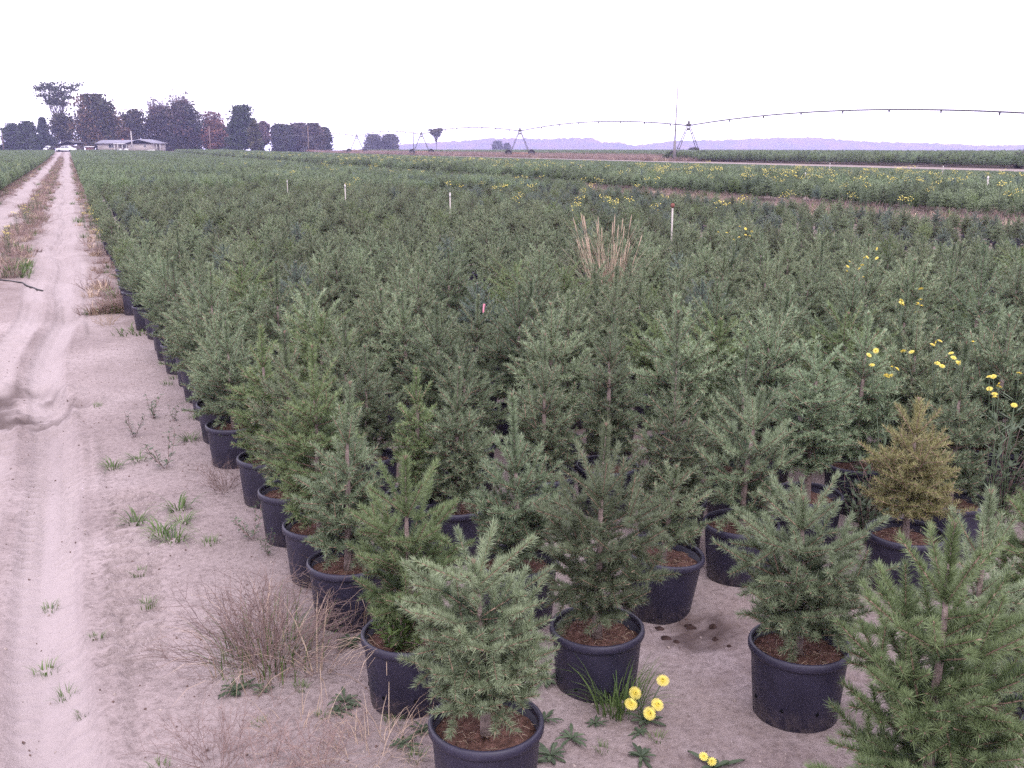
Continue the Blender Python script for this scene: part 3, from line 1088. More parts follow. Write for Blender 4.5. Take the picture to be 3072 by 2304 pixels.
# ---------------------------------------------------------------- weeds, grasses and flowers
def grass_geo(seed, n=40, h=0.12, spread=0.05, w=0.004, droop=0.5, flat=0.0):
    r = np.random.default_rng(seed)
    a = r.uniform(0, 6.283, n)
    rad = spread * np.sqrt(r.random(n)) * 0.6
    b = np.stack([rad * np.cos(a), rad * np.sin(a), np.full(n, -0.01)], 1)
    a2 = a + r.normal(0, 0.5, n)
    L = h * r.uniform(0.45, 1.15, n)
    out = np.clip(r.normal(0.35 + flat, 0.25, n), 0.02, 1.6)
    g = Geo()
    K = 4
    pts = []
    for k in range(K + 1):
        q = k / K
        ang = out * (0.35 + 0.9 * q) + droop * q * q
        if k == 0:
            p = b.copy()
        else:
            p = pts[-1] + np.stack([np.sin(ang) * np.cos(a2), np.sin(ang) * np.sin(a2), np.cos(ang)], 1) * (L / K)[:, None]
            p[:, 2] = np.maximum(p[:, 2], 0.006)
        pts.append(p)
    side = np.stack([-np.sin(a2), np.cos(a2), np.zeros(n)], 1)
    V = []
    for k in range(K + 1):
        ww = w * r.uniform(0.7, 1.2, n) * (1 - (k / K) ** 1.6 * 0.92) * 0.5
        V += [pts[k] - side * ww[:, None], pts[k] + side * ww[:, None]]
    V = np.stack(V, 1)
    f = []
    for k in range(K):
        q = 2 * k
        f += [[q, q + 1, q + 3], [q, q + 3, q + 2]]
    F = (np.array(f)[None] + (np.arange(n) * 2 * (K + 1))[:, None, None]).reshape(-1, 3)
    g.add(V.reshape(-1, 3), F, 0, np.repeat(np.clip(r.normal(0.5, 0.25, n), 0, 1), 2 * (K + 1)))
    return g


def bush_geo(seed, n=60, h=0.3, spread=0.25, r0=0.0014, twigs=5, lean=0.0, levels=2):
    """a sprawling dry weed: arching stems that fork into fine twigs"""
    r = np.random.default_rng(seed)
    P0, P1, A0, T = [], [], [], []

    def stem(p, d, L, rad, lv, tint):
        k = 4
        for i in range(k):
            q = p + d * (L / k)
            P0.append(p); P1.append(q); A0.append(rad * (1 - 0.18 * i)); T.append(tint)
            if lv > 0 and i >= 1:
                for _ in range(twigs // 2 if lv > 1 else max(1, twigs // 3)):
                    dd = d + r.normal(0, 0.55, 3)
                    dd /= np.linalg.norm(dd)
                    dd[2] = abs(dd[2]) * 0.8 + 0.05
                    stem(q, dd, L * r.uniform(0.22, 0.42), rad * 0.6, lv - 1, tint + r.normal(0, 0.1))
            p = q
            d = d + r.normal(0, 0.12, 3) + np.array([0, 0, -0.04])
            d /= np.linalg.norm(d)
    for i in range(n):
        a = r.uniform(0, 6.283)
        out = r.uniform(0.1, 1.25)
        d = np.array([math.cos(a) * math.sin(out) + lean, math.sin(a) * math.sin(out), max(0.12, math.cos(out))])
        d /= np.linalg.norm(d)
        p = np.array([math.cos(a) * spread * 0.3 * r.random(), math.sin(a) * spread * 0.3 * r.random(), -0.01])
        stem(p, d, (h * abs(d[2]) + spread * (1 - abs(d[2]))) * r.uniform(0.6, 1.1), r0, levels, r.uniform(0.1, 0.8))
    v, f = segs(np.array(P0), np.array(P1), np.array(A0), np.array(A0) * 0.8, 3)
    v[:, 2] = np.maximum(v[:, 2], -0.01)
    g = Geo()
    g.add(v, f, 0, np.repeat(np.clip(T, 0, 1), 6))
    return g


def rosette_geo(seed, n=17, L=0.10, w=0.017):
    r = np.random.default_rng(seed)
    g = Geo()
    for i in range(n):
        a = i * 2.4 + r.normal(0, 0.2)
        l = L * r.uniform(0.4, 1.15)
        e = r.uniform(0.05, 0.7)
        c, s_ = math.cos(a), math.sin(a)
        pr = [(0, 0.15), (0.3, 0.55), (0.62, 1.0), (0.85, 0.7), (1.0, 0.05)]
        V = []
        for q, ww in pr:
            x, z = l * q * math.cos(e), 0.006 + l * q * math.sin(e) * (1 - 0.75 * q)
            hw = w * ww * 0.5
            V += [(x * c + s_ * hw, x * s_ - c * hw, z + 0.002), (x * c, x * s_, z - 0.002), (x * c - s_ * hw, x * s_ + c * hw, z + 0.002)]
        F = []
        for k in range(4):
            b = 3 * k
            F += [[b, b + 1, b + 4], [b, b + 4, b + 3], [b + 1, b + 2, b + 5], [b + 1, b + 5, b + 4]]
        g.add(V, F, 0, np.clip(r.normal(0.5, 0.2), 0, 1))
    return g


def sprig_geo(seed, n=5, h=0.18, leaf=0.03):
    """upright weed with a few branching stems and small narrow leaves"""
    r = np.random.default_rng(seed)
    g = Geo()
    for i in range(n):
        a = r.uniform(0, 6.283)
        p = np.array([0, 0, -0.01])
        d = np.array([math.cos(a) * 0.35, math.sin(a) * 0.35, 1.0])
        L = h * r.uniform(0.6, 1.1)
        for k in range(5):
            d = norm(d + r.normal(0, 0.15, 3))
            q = p + d * L / 5
            g.add(*segs([p], [q], 0.0015, 0.0012, 3), 1, 0.4)
            for m in range(3):
                b = r.uniform(0, 6.283)
                ld = norm(np.array([math.cos(b), math.sin(b), r.uniform(-0.1, 0.7)]))
                sd = norm(np.cross(ld, [0, 0, 1.0])) * leaf * 0.14
                l2 = leaf * r.uniform(0.5, 1.2)
                g.add([q, q + ld * l2 * 0.5 + sd, q + ld * l2, q + ld * l2 * 0.5 - sd], [[0, 1, 2], [0, 2, 3]], 0, r.uniform(0.2, 0.9))
            p = q
    return g


def flower_geo(R=0.02, n=20, layers=2):
    g = Geo()
    for k in range(layers):
        rr = R * (1 - 0.32 * k)
        e = 0.04 + 0.30 * k
        for i in range(n):
            a = (i + 0.5 * k) * 6.283 / n
            c, s_ = math.cos(a), math.sin(a)
            hw = rr * 3.14 / n * 0.55
            x0, x1 = rr * 0.15, rr
            z0, z1 = 0.001 * k, rr * math.tan(e) * 0.6 + 0.001 * k
            V = [(x0 * c, x0 * s_, z0), (0.7 * x1 * c + s_ * hw, 0.7 * x1 * s_ - c * hw, 0.7 * z1), (x1 * c + s_ * hw * 0.6, x1 * s_ - c * hw * 0.6, z1), (x1 * c - s_ * hw * 0.6, x1 * s_ + c * hw * 0.6, z1), (0.7 * x1 * c - s_ * hw, 0.7 * x1 * s_ + c * hw, 0.7 * z1)]
            g.add(V, [[0, 1, 2], [0, 2, 3], [0, 3, 4]], 0, 0.75 - 0.3 * k)
    v, f = lathe([(0, R * 0.34), (R * 0.18, R * 0.32), (R * 0.3, R * 0.2), (R * 0.3, 0)], 8)
    g.add(v, f, 0, 0.1)
    return g


def put(name, geo_or_me, mats, u, v, label, cat, group=None, rot=0.0, scl=1.0, h=0.0):
    x, y = G(u, v, h)
    me = geo_or_me if isinstance(geo_or_me, bpy.types.Mesh) else geo_or_me.mesh(name, mats)
    o = link(name, me, None, (x, y, gz(x, y)), (0, 0, rot), (scl, scl, scl))
    return tag(o, label, cat, group)


# the big dry reddish weed with green blades in its heart
x, y = G(580, 1425)
root = link("dry_bush", None, None, (x, y, gz(x, y)))
tag(root, "big sprawling dry reddish weed with green blades at its heart beside the track", "bush")
link("stems", bush_geo(1, 120, 0.25, 0.36, 0.0018, 5).mesh("stems", DRY), root)
link("green_blades", grass_geo(2, 130, 0.20, 0.30, 0.0045, 0.5).mesh("green_blades", GRASS), root)
link("straw_blades", grass_geo(3, 60, 0.30, 0.34, 0.0035, 0.7, 0.25).mesh("straw_blades", STRAW), root)
put("dead_grass", grass_geo(4, 70, 0.34, 0.10, 0.003, 1.0, 0.2), STRAW, 770, 1345, "pale dead grass arching against the black pots behind the big dry weed", "dry grass", None, 0.4)
put("dead_grass", grass_geo(5, 16, 0.42, 0.04, 0.004, 0.3, 1.0), STRAW, 690, 1455, "few long straw stalks lying on the sand at the foot of the big dry weed", "dry grass", None, 0.0)
put("dry_bush", bush_geo(6, 40, 0.14, 0.15, 0.0013, 5), DRY, 487, 1060, "low dark dry twiggy weed in front of the brownish green spruce", "bush")
put("dry_bush", bush_geo(7, 45, 0.13, 0.30, 0.0013, 5), DRY, 250, 655, "low dry brown weed patch on the sand beside distant pots", "bush", None, 0, 1.1)
put("dry_bush", bush_geo(8, 30, 0.12, 0.2, 0.0015, 5), STRAW, 232, 700, "low straw coloured weed beside the tyre track", "bush")
put("dry_bush", bush_geo(9, 40, 0.16, 0.22, 0.0011, 5), DRY, 470, 1640, "thin dry reddish weed on bare sand in front of the big dry weed", "bush")
put("dry_bush", bush_geo(10, 36, 0.15, 0.2, 0.0011, 5), DRY, 690, 1650, "thin dry straw and red weed close to the rounded spruce's pot", "bush")
put("dead_grass", grass_geo(11, 60, 0.2, 0.22, 0.0022, 0.8, 0.5), STRAW, 800, 1640, "thin pale dead grass scattered beside the rounded spruce's pot", "dry grass")
put("dead_grass", grass_geo(12, 40, 0.16, 0.2, 0.0022, 0.8, 0.6), STRAW, 640, 1590, "sparse pale dead grass on the sand below the big dry weed", "dry grass")
put("dead_grass", grass_geo(14, 50, 0.17, 0.24, 0.0022, 0.9, 0.6), STRAW, 900, 1600, "thin dead straw lying between the rounded spruce's pot and the pot with weeds", "dry grass")
put("dry_bush", bush_geo(15, 30, 0.13, 0.2, 0.0011, 5), DRY, 580, 1655, "sparse dry reddish weed between two thin dry weeds on the sand", "bush")
# tall dry grass standing among the spruces
x, y = G(1312, 715)
root = link("dry_grass_clump", None, None, (x, y, gz(x, y)))
tag(root, "tall tan dry grass clump with seed heads standing up among the spruces", "dry grass")
link("blades", grass_geo(13, 240, 1.08, 0.22, 0.0055, 0.7, -0.12).mesh("blades", STRAW), root)
hg = Geo()
rq = np.random.default_rng(4)
for k in range(26):
    a, q = rq.uniform(0, 6.28), rq.uniform(0.05, 0.30)
    L = rq.uniform(0.65, 1.08)
    b0 = np.array([0.05 * math.cos(a), 0.05 * math.sin(a), 0])
    b1 = np.array([q * math.cos(a), q * math.sin(a), L * 0.85])
    b2 = b1 + (b1 - b0) * 0.17
    hg.add(*segs([b0], [b1], 0.002, 0.0014, 3), 0, 0.5)
    hg.add(*tube([b1, b1 + (b2 - b1) * 0.3, b1 + (b2 - b1) * 0.7, b2], [0.0015, 0.0045, 0.004, 0.001], 5), 0, 0.6)
link("seed_heads", hg.mesh("seed_heads", STRAW), root)

TUFT = [grass_geo(20 + k, 36, 0.13, 0.07, 0.006, 0.9, 0.55).mesh("grass_tuft", GRASS) for k in range(3)]
SMALL = [grass_geo(30 + k, 34, 0.045, 0.05, 0.0028, 0.4, 0.2).mesh("grass_tuft", GRASS) for k in range(3)]
SPRIG = [sprig_geo(40 + k, 5, 0.17, 0.03).mesh("weed_sprig", [WEED, DRY]) for k in range(3)]
ROS = [rosette_geo(50 + k, 14).mesh("rosette_weed", WEED) for k in range(3)]
LONG_L = "long bladed green grass tuft sprawling on the sand beside the track"
rr5 = random.Random(5)
for k, (u, v, sc) in enumerate([(385, 1105, 1.15), (350, 1160, 1.0), (295, 1135, 0.9), (375, 1175, 1.05), (245, 1005, 0.9), (300, 990, 0.8), (410, 950, 0.9), (395, 1135, 0.8)]):
    put("grass_tuft", TUFT[k % 3], None, u, v, LONG_L, "grass", "long bladed grass tufts by the track", rr5.uniform(0, 6), sc)
for k, (u, v, sc) in enumerate([(455, 1178, 1.2), (300, 1240, 1.0), (318, 1305, 1.0), (105, 1290, 1.0), (207, 1375, 0.8), (95, 1417, 1.2), (140, 1475, 1.1), (178, 1518, 0.8), (362, 832, 1.3), (375, 815, 1.0), (420, 905, 1.1), (210, 880, 0.9), (345, 1650, 0.9), (650, 1485, 0.8), (290, 1215, 0.8), (850, 1560, 0.9), (1300, 1622, 0.7), (1420, 1600, 0.8), (900, 1640, 0.9), (700, 1545, 0.7), (560, 1560, 0.7)]):
    put("grass_tuft", SMALL[k % 3], None, u, v, "small short green grass tuft growing out of the bare sand", "grass", "short grass tufts on the sand", rr5.uniform(0, 6), sc)
for k, (u, v, sc) in enumerate([(330, 905, 1.15), (357, 1005, 1.35), (290, 945, 1.0), (375, 910, 0.8), (545, 1165, 1.0), (580, 1200, 0.7)]):
    put("weed_sprig", SPRIG[k % 3], None, u, v, "thin upright leafy weed sprig on the sand beside the row of pots", "weed", "thin weed sprigs by the pots", rr5.uniform(0, 6), sc)
for k, (u, v, sc) in enumerate([(510, 1490, 1.1), (565, 1490, 0.7), (745, 1515, 1.0), (760, 1385, 1.2), (735, 1535, 0.8), (1235, 1600, 0.9), (1385, 1640, 0.9), (1190, 1640, 1.0), (1175, 1560, 0.8), (1380, 1585, 0.6), (1285, 1565, 0.6), (1180, 1470, 1.1), (1150, 1655, 0.9), (870, 1610, 0.8), (915, 1580, 0.7)]):
    put("rosette_weed", ROS[k % 3], None, u, v, "flat green rosette weed on the sand near the black pots", "weed", "flat rosette weeds", rr5.uniform(0, 6), sc * 0.72)
put("green_weed_patch", grass_geo(61, 90, 0.10, 0.42, 0.012, 0.6, 0.5), GRASS, 305, 718, "low bright green weed patch beside the row of pots along the track", "weed", None, 0, 1.0)
put("leafy_weed", sprig_geo(62, 26, 0.30, 0.05), [WEED, DRY], 1865, 1170, "leafy green weeds growing between the yellowing spruce and the bushy one", "weed")
put("leafy_weed", sprig_geo(63, 30, 0.34, 0.05), [WEED, DRY], 1900, 1135, "leafy green weeds at the foot of the tall dark bluish spruce's pot", "weed")
put("leafy_weed", sprig_geo(64, 34, 0.5, 0.06), [WEED, DRY], 2150, 1125, "tall leafy green weeds to the side of the yellowing spruce", "weed")
put("leafy_weed", grass_geo(65, 90, 0.45, 0.14, 0.006, 0.8), GRASS, 2150, 1050, "tall arching green grass behind the leafy weeds near the yellowing spruce", "grass")
# grass and flowers by the broad spruce's pot
x, y = G(1335, 1530)
put("grass_tuft", grass_geo(70, 150, 0.19, 0.11, 0.0042, 0.5, 0.15), GRASS, 1338, 1532, "bright green grass tuft at the foot of the broad spruce's pot", "grass")
FLOW = flower_geo(0.0195, 26, 3).mesh("flower", YELLOW)
FLOW_S = flower_geo(0.013, 14, 2).mesh("flower", YELLOW)


def flower_plant(u, v, heads, label, fl=FLOW, base_h=0.0, stem_mat=WEED, leaves=True, cat="flower", seed=0):
    x, y = G(u, v, base_h)
    z = gz(x, y)
    root = link("yellow_flower_plant", None, None, (x, y, z))
    tag(root, label, cat)
    sg = Geo()
    for (hu, hv, hh) in heads:
        d = ray(hu, hv)
        t = (CAM_H - (z + hh)) / -d[2]
        p = np.array([d[0] * t - x, d[1] * t - y, hh])
        mid = p * np.array([0.45, 0.45, 0.6])
        sg.add(*tube([(0, 0, -0.01), mid, p], [0.0024, 0.002, 0.0016], 5), 0, 0.5)
        tl = -0.5 - 0.15 * math.sin(hu)
        link("flower", fl, root, tuple(p), (-tl * 1.3, 0.3 * math.sin(hv), 0))
    link("stems", sg.mesh("stems", stem_mat), root)
    if leaves:
        link("leaves", rosette_geo(80 + seed, 9, 0.09, 0.016).mesh("leaves", WEED), root)
    return root


flower_plant(1395, 1560, [(1432, 1470, 0.11), (1372, 1497, 0.08), (1363, 1521, 0.07), (1420, 1522, 0.07), (1403, 1541, 0.06)], "five yellow dandelion-like flowers beside the broad spruce's pot", FLOW, seed=1)
flower_plant(1545, 1665, [(1538, 1645, 0.035), (1520, 1634, 0.05)], "single yellow flower with a bud on bare sand before the squat bushy spruce", FLOW_S, seed=2)


def tall_flowers(u, v, n, htop, label, spread=0.10, seed=0):
    """yellow composite heads on tall wiry branching stems; (u, v) is the middle of the heads, htop their height"""
    r = np.random.default_rng(seed)
    d = ray(u, v)
    t = (CAM_H - htop) / -d[2]
    x, y = d[0] * t, d[1] * t
    z = gz(x, y)
    root = link("yellow_flower_plant", None, None, (x, y, z))
    tag(root, label, "flower")
    sg = Geo()
    fork = np.array([0, 0, htop * 0.72])
    for q in range(3):
        sg.add(*tube([(0.02 * q, 0, -0.01), (0.01 * q - 0.01, 0.01, htop * 0.35), fork + r.normal(0, 0.015, 3)], [0.003, 0.0025, 0.0018], 4), 0, 0.5)
    for k in range(n):
        a = r.uniform(0, 6.283)
        q = spread * math.sqrt(r.random())
        p = np.array([q * math.cos(a), q * math.sin(a), htop + r.normal(0, 0.035)])
        b = fork + (p - fork) * 0.5 + np.array([0.02 * math.cos(a), 0.02 * math.sin(a), -0.02])
        sg.add(*tube([fork, b, p], [0.0018, 0.0015, 0.0013], 4), 0, 0.5)
        link("flower", FLOW_S, root, tuple(p), (0.5 * r.normal(), 0.5 * r.normal() , a), (1.0, 1.0, 1.2))
    for k in range(24):
        a = r.uniform(0, 6.283)
        h0 = r.uniform(0.1, 0.8) * htop
        p = np.array([0, 0, h0])
        ld = norm(np.array([math.cos(a), math.sin(a), 0.5]))
        sd = norm(np.cross(ld, [0, 0, 1.0])) * 0.005
        sg.add([p, p + ld * 0.04 + sd, p + ld * 0.08, p + ld * 0.04 - sd], [[0, 1, 2], [0, 2, 3]], 0, 0.6)
    link("stems", sg.mesh("stems", WEED), root)


tall_flowers(1962, 655, 9, 0.93, "tall wiry weed with a tight bunch of yellow flowers above dark spruces", 0.07, 1)
tall_flowers(1925, 800, 8, 0.72, "yellow flowers on thin stems in front of a round spruce behind the clear-stemmed one", 0.10, 2)
tall_flowers(2030, 762, 12, 0.78, "loosely spread yellow flowers on branching stems beside the dark spruce's leader", 0.17, 3)
tall_flowers(2168, 838, 8, 0.70, "yellow flower bunch on tall weed stems above the leafy weeds", 0.08, 4)
tall_flowers(2205, 768, 5, 0.80, "few yellow flowers on a single tall stem above the leafy weeds", 0.06, 5)
tall_flowers(1580, 507, 10, 0.95, "yellow flower bunch poking up between distant spruces", 0.28, 6)
tall_flowers(1850, 570, 5, 0.92, "small yellow flower bunch beside a broad dark spruce", 0.08, 7)
tall_flowers(1882, 556, 6, 0.92, "pale yellow flower bunch over a dark gap between spruces", 0.09, 8)
# weeds in the black pot of the three-pronged spruce
x, y = G(885, 1352, PH)
o = link("leafy_weed", sprig_geo(90, 30, 0.13, 0.035).mesh("leafy_weed", [GRASS, DRY]), None, (x - 0.035, y - 0.06, SOIL_Z))
tag(o, "bright green leafy weeds growing in the pot of the three-pronged spruce", "weed")
o = link("dead_grass", grass_geo(91, 40, 0.22, 0.09, 0.0026, 1.2, 0.7).mesh("dead_grass", STRAW), None, (x - 0.05, y - 0.05, SOIL_Z - 0.02), (0, 0, 2.6))
tag(o, "tangled pale dead grass spilling out of the three-pronged spruce's pot", "dry grass")

# pulled-out soil: dark clods round the sunken patch
cg = []
for k in range(5):
    r = np.random.default_rng(k)
    u_ = np.array([(math.sin(a) * math.cos(b), math.sin(a) * math.sin(b), math.cos(a)) for a in np.linspace(0, math.pi, 6) for b in np.linspace(0, 6.283, 9)[:-1]])
    u_ = u_ * (1 + 0.35 * r.normal(0, 0.5, (len(u_), 1))) * np.array([1, 0.8, 0.55])
    f = []
    for a in range(5):
        for b in range(8):
            q = [a * 8 + b, a * 8 + (b + 1) % 8, (a + 1) * 8 + (b + 1) % 8, (a + 1) * 8 + b]
            f += [[q[0], q[1], q[2]], [q[0], q[2], q[3]]]
    gg = Geo(); gg.add(u_ * 0.022, f, 0, 0.5)
    cg.append(gg.mesh("soil_clod", plain("dark_clod", (0.045, 0.028, 0.024), 0.95, 0.1, 0.4, 30)))
for k, (u, v, sc) in enumerate([(1440, 1375, 1.0), (1460, 1382, 0.7), (1490, 1352, 1.1), (1540, 1352, 0.8), (1545, 1380, 0.6), (1425, 1355, 0.8), (1575, 1395, 0.5)]):
    put("soil_clod", cg[k % 5], None, u, v, "dark soil clod lying by the sunken patch near the leaning pot", "clod", "dark soil clods", k * 1.3, sc)
# crumbs of sand and small stones scattered everywhere near the track
r = np.random.default_rng(77)
n = 9000
ss, tt = r.uniform(1.6, 9, n), r.uniform(-2.6, 2.6, n)
px = DIRS[0] * ss + DIRT[0] * tt
py = DIRS[1] * ss + DIRT[1] * tt
pz = gz_st(ss, tt)
PEB = plain("pebble", (0.30, 0.25, 0.22), 0.9, 0.2, 0.5, 3)
pm = []
for k in range(4):
    me = cg[k].copy(); me.materials.clear(); me.materials.append(PEB if k < 2 else plain("dark_crumb", (0.11, 0.075, 0.065), 0.95, 0.1))
    pm.append(me)
scatter("sand_crumbs", pm, np.stack([px, py, pz], 1), np.stack([r.uniform(0, 6, n)] * 3, 1), 0.05 + 0.26 * r.random(n) ** 4, r.integers(0, 4, n), "crumbs of sand and small stones on the bare ground")

# thin black hose across the track
pts = []
for k in range(13):
    q = k / 12
    x, y = G(-40 + 132 * q, 606 + 18 * q + 2 * math.sin(q * 7))
    pts.append((x, y, gz(x, y) + 0.006))
g = Geo(); g.add(*tube(pts, 0.012, 6))
tag(link("hose", g.mesh("hose", plain("black_rubber", (0.015, 0.013, 0.013), 0.6))), "thin black hose lying across the sandy track", "hose")

# verge plants along the track and flowers in the fields: masses nobody could count
VG = [bush_geo(200 + k, 16, 0.16, 0.22, 0.0035, 3, 0, 1).mesh("verge_weed", DRY) for k in range(3)] + [grass_geo(210 + k, 40, 0.16, 0.16, 0.010, 0.7, 0.2).mesh("verge_weed", m) for k, m in enumerate((STRAW, GRASS, DRY))]
P, Rr, Ss, Ix = [], [], [], []
r6 = random.Random(66)


def addp(s, t, sc, ix):
    x, y = xy(s, t)
    if not in_view(x, y, 3):
        return
    P.append((x, y, float(gz_st(np.array(s), np.array(t))))); Rr.append((0, 0, r6.uniform(0, 6.28))); Ss.append(sc); Ix.append(ix)


for k in range(3400):
    s = 8 + 150 * r6.random() ** 1.8
    w = r6.random()
    if w < 0.45 and s > 14:
        addp(s, -0.87 + float(rut_c(s)) + r6.normalvariate(0, 0.16), r6.uniform(0.5, 1.15), r6.choice([0, 1, 2, 5, 5, 3, 4]))
    elif w < 0.8:
        addp(max(s, 16 + 3 * r6.random()), -2.35 + r6.normalvariate(0, 0.2), r6.uniform(0.6, 1.3), r6.choice([0, 1, 2, 3, 4, 5]))
    else:
        addp(max(s, 11), 0.35 + r6.normalvariate(0, 0.13), r6.uniform(0.4, 1.1), r6.choice([0, 1, 2, 3, 4, 5]))
scatter("verge_weeds", VG, P, Rr, Ss, Ix, "dry red and straw weeds along the verges and middle of the sandy track")
P, Rr, Ss, Ix = [], [], [], []
for k in range(2600):                     # the alley between the two blocks
    s = 4 + 150 * r6.random() ** 1.5
    addp(s, r6.uniform(15.6, 19.3), r6.uniform(1.0, 2.2), r6.choice([0, 1, 2, 3, 4, 5, 4]))
scatter("alley_weeds", VG, P, Rr, Ss, Ix, "weeds growing in the sandy alley between the two spruce blocks")
P, Rr, Ss, Ix = [], [], [], []
for k in range(5000):                     # red brown weedy land by the irrigation machine
    s = 98 + 200 * r6.random()
    addp(s, 63.5 + 20 * r6.random() ** 1.3, r6.uniform(2.5, 5.0), r6.choice([0, 1, 2, 5, 5, 0, 3]))
scatter("red_weed_strip", VG, P, Rr, Ss, Ix, "red brown dry weeds on the strip behind the pale wheel track")


def yel(seed, n, spread, h):
    r = np.random.default_rng(seed)
    g = Geo()
    for k in range(n):
        a, q = r.uniform(0, 6.283), spread * math.sqrt(r.random())
        p = np.array([q * math.cos(a), q * math.sin(a), h + r.normal(0, 0.05)])
        ff = 0.016 * r.uniform(0.8, 1.3)
        ring = np.array([(ff * math.cos(b), ff * math.sin(b), 0.35 * ff * math.sin(b * 2 + k)) for b in np.linspace(0, 6.283, 7)[:-1]]) + p
        g.add(np.concatenate([ring, [p + (0, 0, ff * 0.6)]]), [[i, (i + 1) % 6, 6] for i in range(6)], 0, r.uniform(0.2, 1))
        g.add(*segs([p * np.array([0.3, 0.3, 0.2])], [p], 0.0025, 0.002, 3), 1, 0.5)
    return g.mesh("yellow_weed", [YELLOW, WEED])


YEL = [yel(k, 14, 0.16, 0.88 + 0.06 * k) for k in range(4)]
P, Rr, Ss, Ix = [], [], [], []
k = 0
while k < 1700:
    s, t = 10 + 130 * r6.random() ** 1.3, 18.5 + 18 * r6.random() ** 1.2
    dens = float(vnoise(s * 0.16 + 3, t * 0.16) + 0.5) ** 2.2 * 1.5
    dens *= 1.0 - 0.6 * float(sstep(60, 130, s))
    k += 1
    if r6.random() < dens:
        addp(s, t, r6.uniform(0.72, 0.92) * (1 - 0.5 * float(sstep(27, 38, t))), r6.randrange(4))
for k in range(160):
    s, t = 9 + 60 * r6.random() ** 1.5, r6.uniform(7, 16)
    if vnoise(s * 0.3, t * 0.3) > 0.05:
        addp(s, t, r6.uniform(0.6, 0.75), r6.randrange(4))
for k in range(260):
    s = 18 + 80 * r6.random() ** 1.4
    addp(s, -2.75 - 2.5 * r6.random() ** 2, r6.uniform(0.45, 0.6), r6.randrange(4))
for k in range(26):
    s = 16 + 12 * r6.random()
    addp(s, r6.choice([-0.9, 0.35]) + r6.normalvariate(0, 0.12), r6.uniform(0.3, 0.45), r6.randrange(4))
scatter("yellow_weeds", YEL, P, Rr, Ss, Ix, "yellow flowering weeds scattered through the spruce fields")

# ---------------------------------------------------------------- white marker stakes among the spruces
STK = plain("stake_white", (0.42, 0.39, 0.35), 0.7, 0.3, 0.12, 20)
RISER = plain("rust_cap", (0.16, 0.06, 0.045), 0.8)


def stake(u, vtop, htop, label, w=0.022, cap=False, group=None):
    d = ray(u, vtop)
    t = (CAM_H - htop) / -d[2]
    x, y = d[0] * t, d[1] * t
    z = gz(x, y)
    root = link("marker_stake", None, None, (x, y, z), (0, 0, 0.5))
    tag(root, label, "stake", group)
    g = Geo()
    poly = [(-w / 2, -w / 2, -0.05), (w / 2, -w / 2, -0.05), (w / 2, -w / 2, htop - 0.02), (0, -w / 2, htop), (-w / 2, -w / 2, htop - 0.02)]
    g.add(*prism(poly, (0, w, 0)))
    link("post", g.mesh("post", STK), root)
    g = Geo()
    if cap:
        g.add(*lathe([(0.0, 0.05), (0.02, 0.04), (0.028, 0.02), (0.028, 0.0), (0.012, -0.02), (0.0, -0.02)], 10))
        link("sprinkler_cap", g.mesh("sprinkler_cap", RISER), root, (0, 0, htop))
    else:
        g.add(*box(-w * 0.52, w * 0.52, -w * 0.53, w * 0.53, htop - 0.10, htop - 0.03))
        link("painted_tip", g.mesh("painted_tip", plain("stake_tip", (0.5, 0.48, 0.46), 0.6)), root)
    return root


stake(745, 397, 0.80, "white stake standing alone among spruces nearer the track", 0.022)
stake(972, 415, 0.80, "thick white stake between the tall dry grass and the lone stake nearer the track", 0.02, False)
stake(1453, 446, 0.86, "white riser with rusty cap among the spruces beyond the tall dry grass", 0.018, True)
stake(2135, 380, 0.80, "broad white stake standing among dense yellow flowers", 0.036)
FAR_ST = "small pale stake standing in the far spruce rows"
for (u, v, h) in [(620, 388, 1.16), (540, 374, 1.14), (912, 348, 1.14), (1255, 358, 1.15), (1740, 372, 1.15), (2830 / SC, 358, 1.12), (1793, 352, 1.12)]:
    stake(u, v, h - 0.42, FAR_ST, 0.016 if v > 380 else 0.028, False, "pale stakes in the far rows")
# pink ribbon tied to a leader
x, y = G(1046, 940, PH)
dd = ray(1046, 660); kk = 0.80
tq = (CAM_H - kk) / -dd[2]
g = Geo()
for k in range(3):
    zz = np.linspace(0, -0.035 - 0.02 * k, 5)
    a = k * 2.1
    L_ = [(0.006 * math.cos(a) + 0.012 * math.cos(a) * i / 4, 0.006 * math.sin(a) + 0.012 * math.sin(a + i * 0.4) * i / 4, z + 0.012) for i, z in enumerate(zz)]
    for i in range(4):
        p, q = np.array(L_[i]), np.array(L_[i + 1])
        sd = np.array([-math.sin(a), math.cos(a), 0]) * 0.008
        g.add([p - sd, p + sd, q + sd, q - sd], [[0, 1, 2], [0, 2, 3]])
v_, f_ = lathe([(0.008, 0.0), (0.010, 0.008), (0.008, 0.016)], 8)
g.add(v_, f_)
o = link("marker_ribbon", g.mesh("marker_ribbon", plain("pink_ribbon", (0.60, 0.22, 0.28), 0.5)), None, (dd[0] * tq, dd[1] * tq, kk), None, (0.6, 0.6, 0.6))
tag(o, "pink marker ribbon tied to a spruce leader in the middle rows", "ribbon")

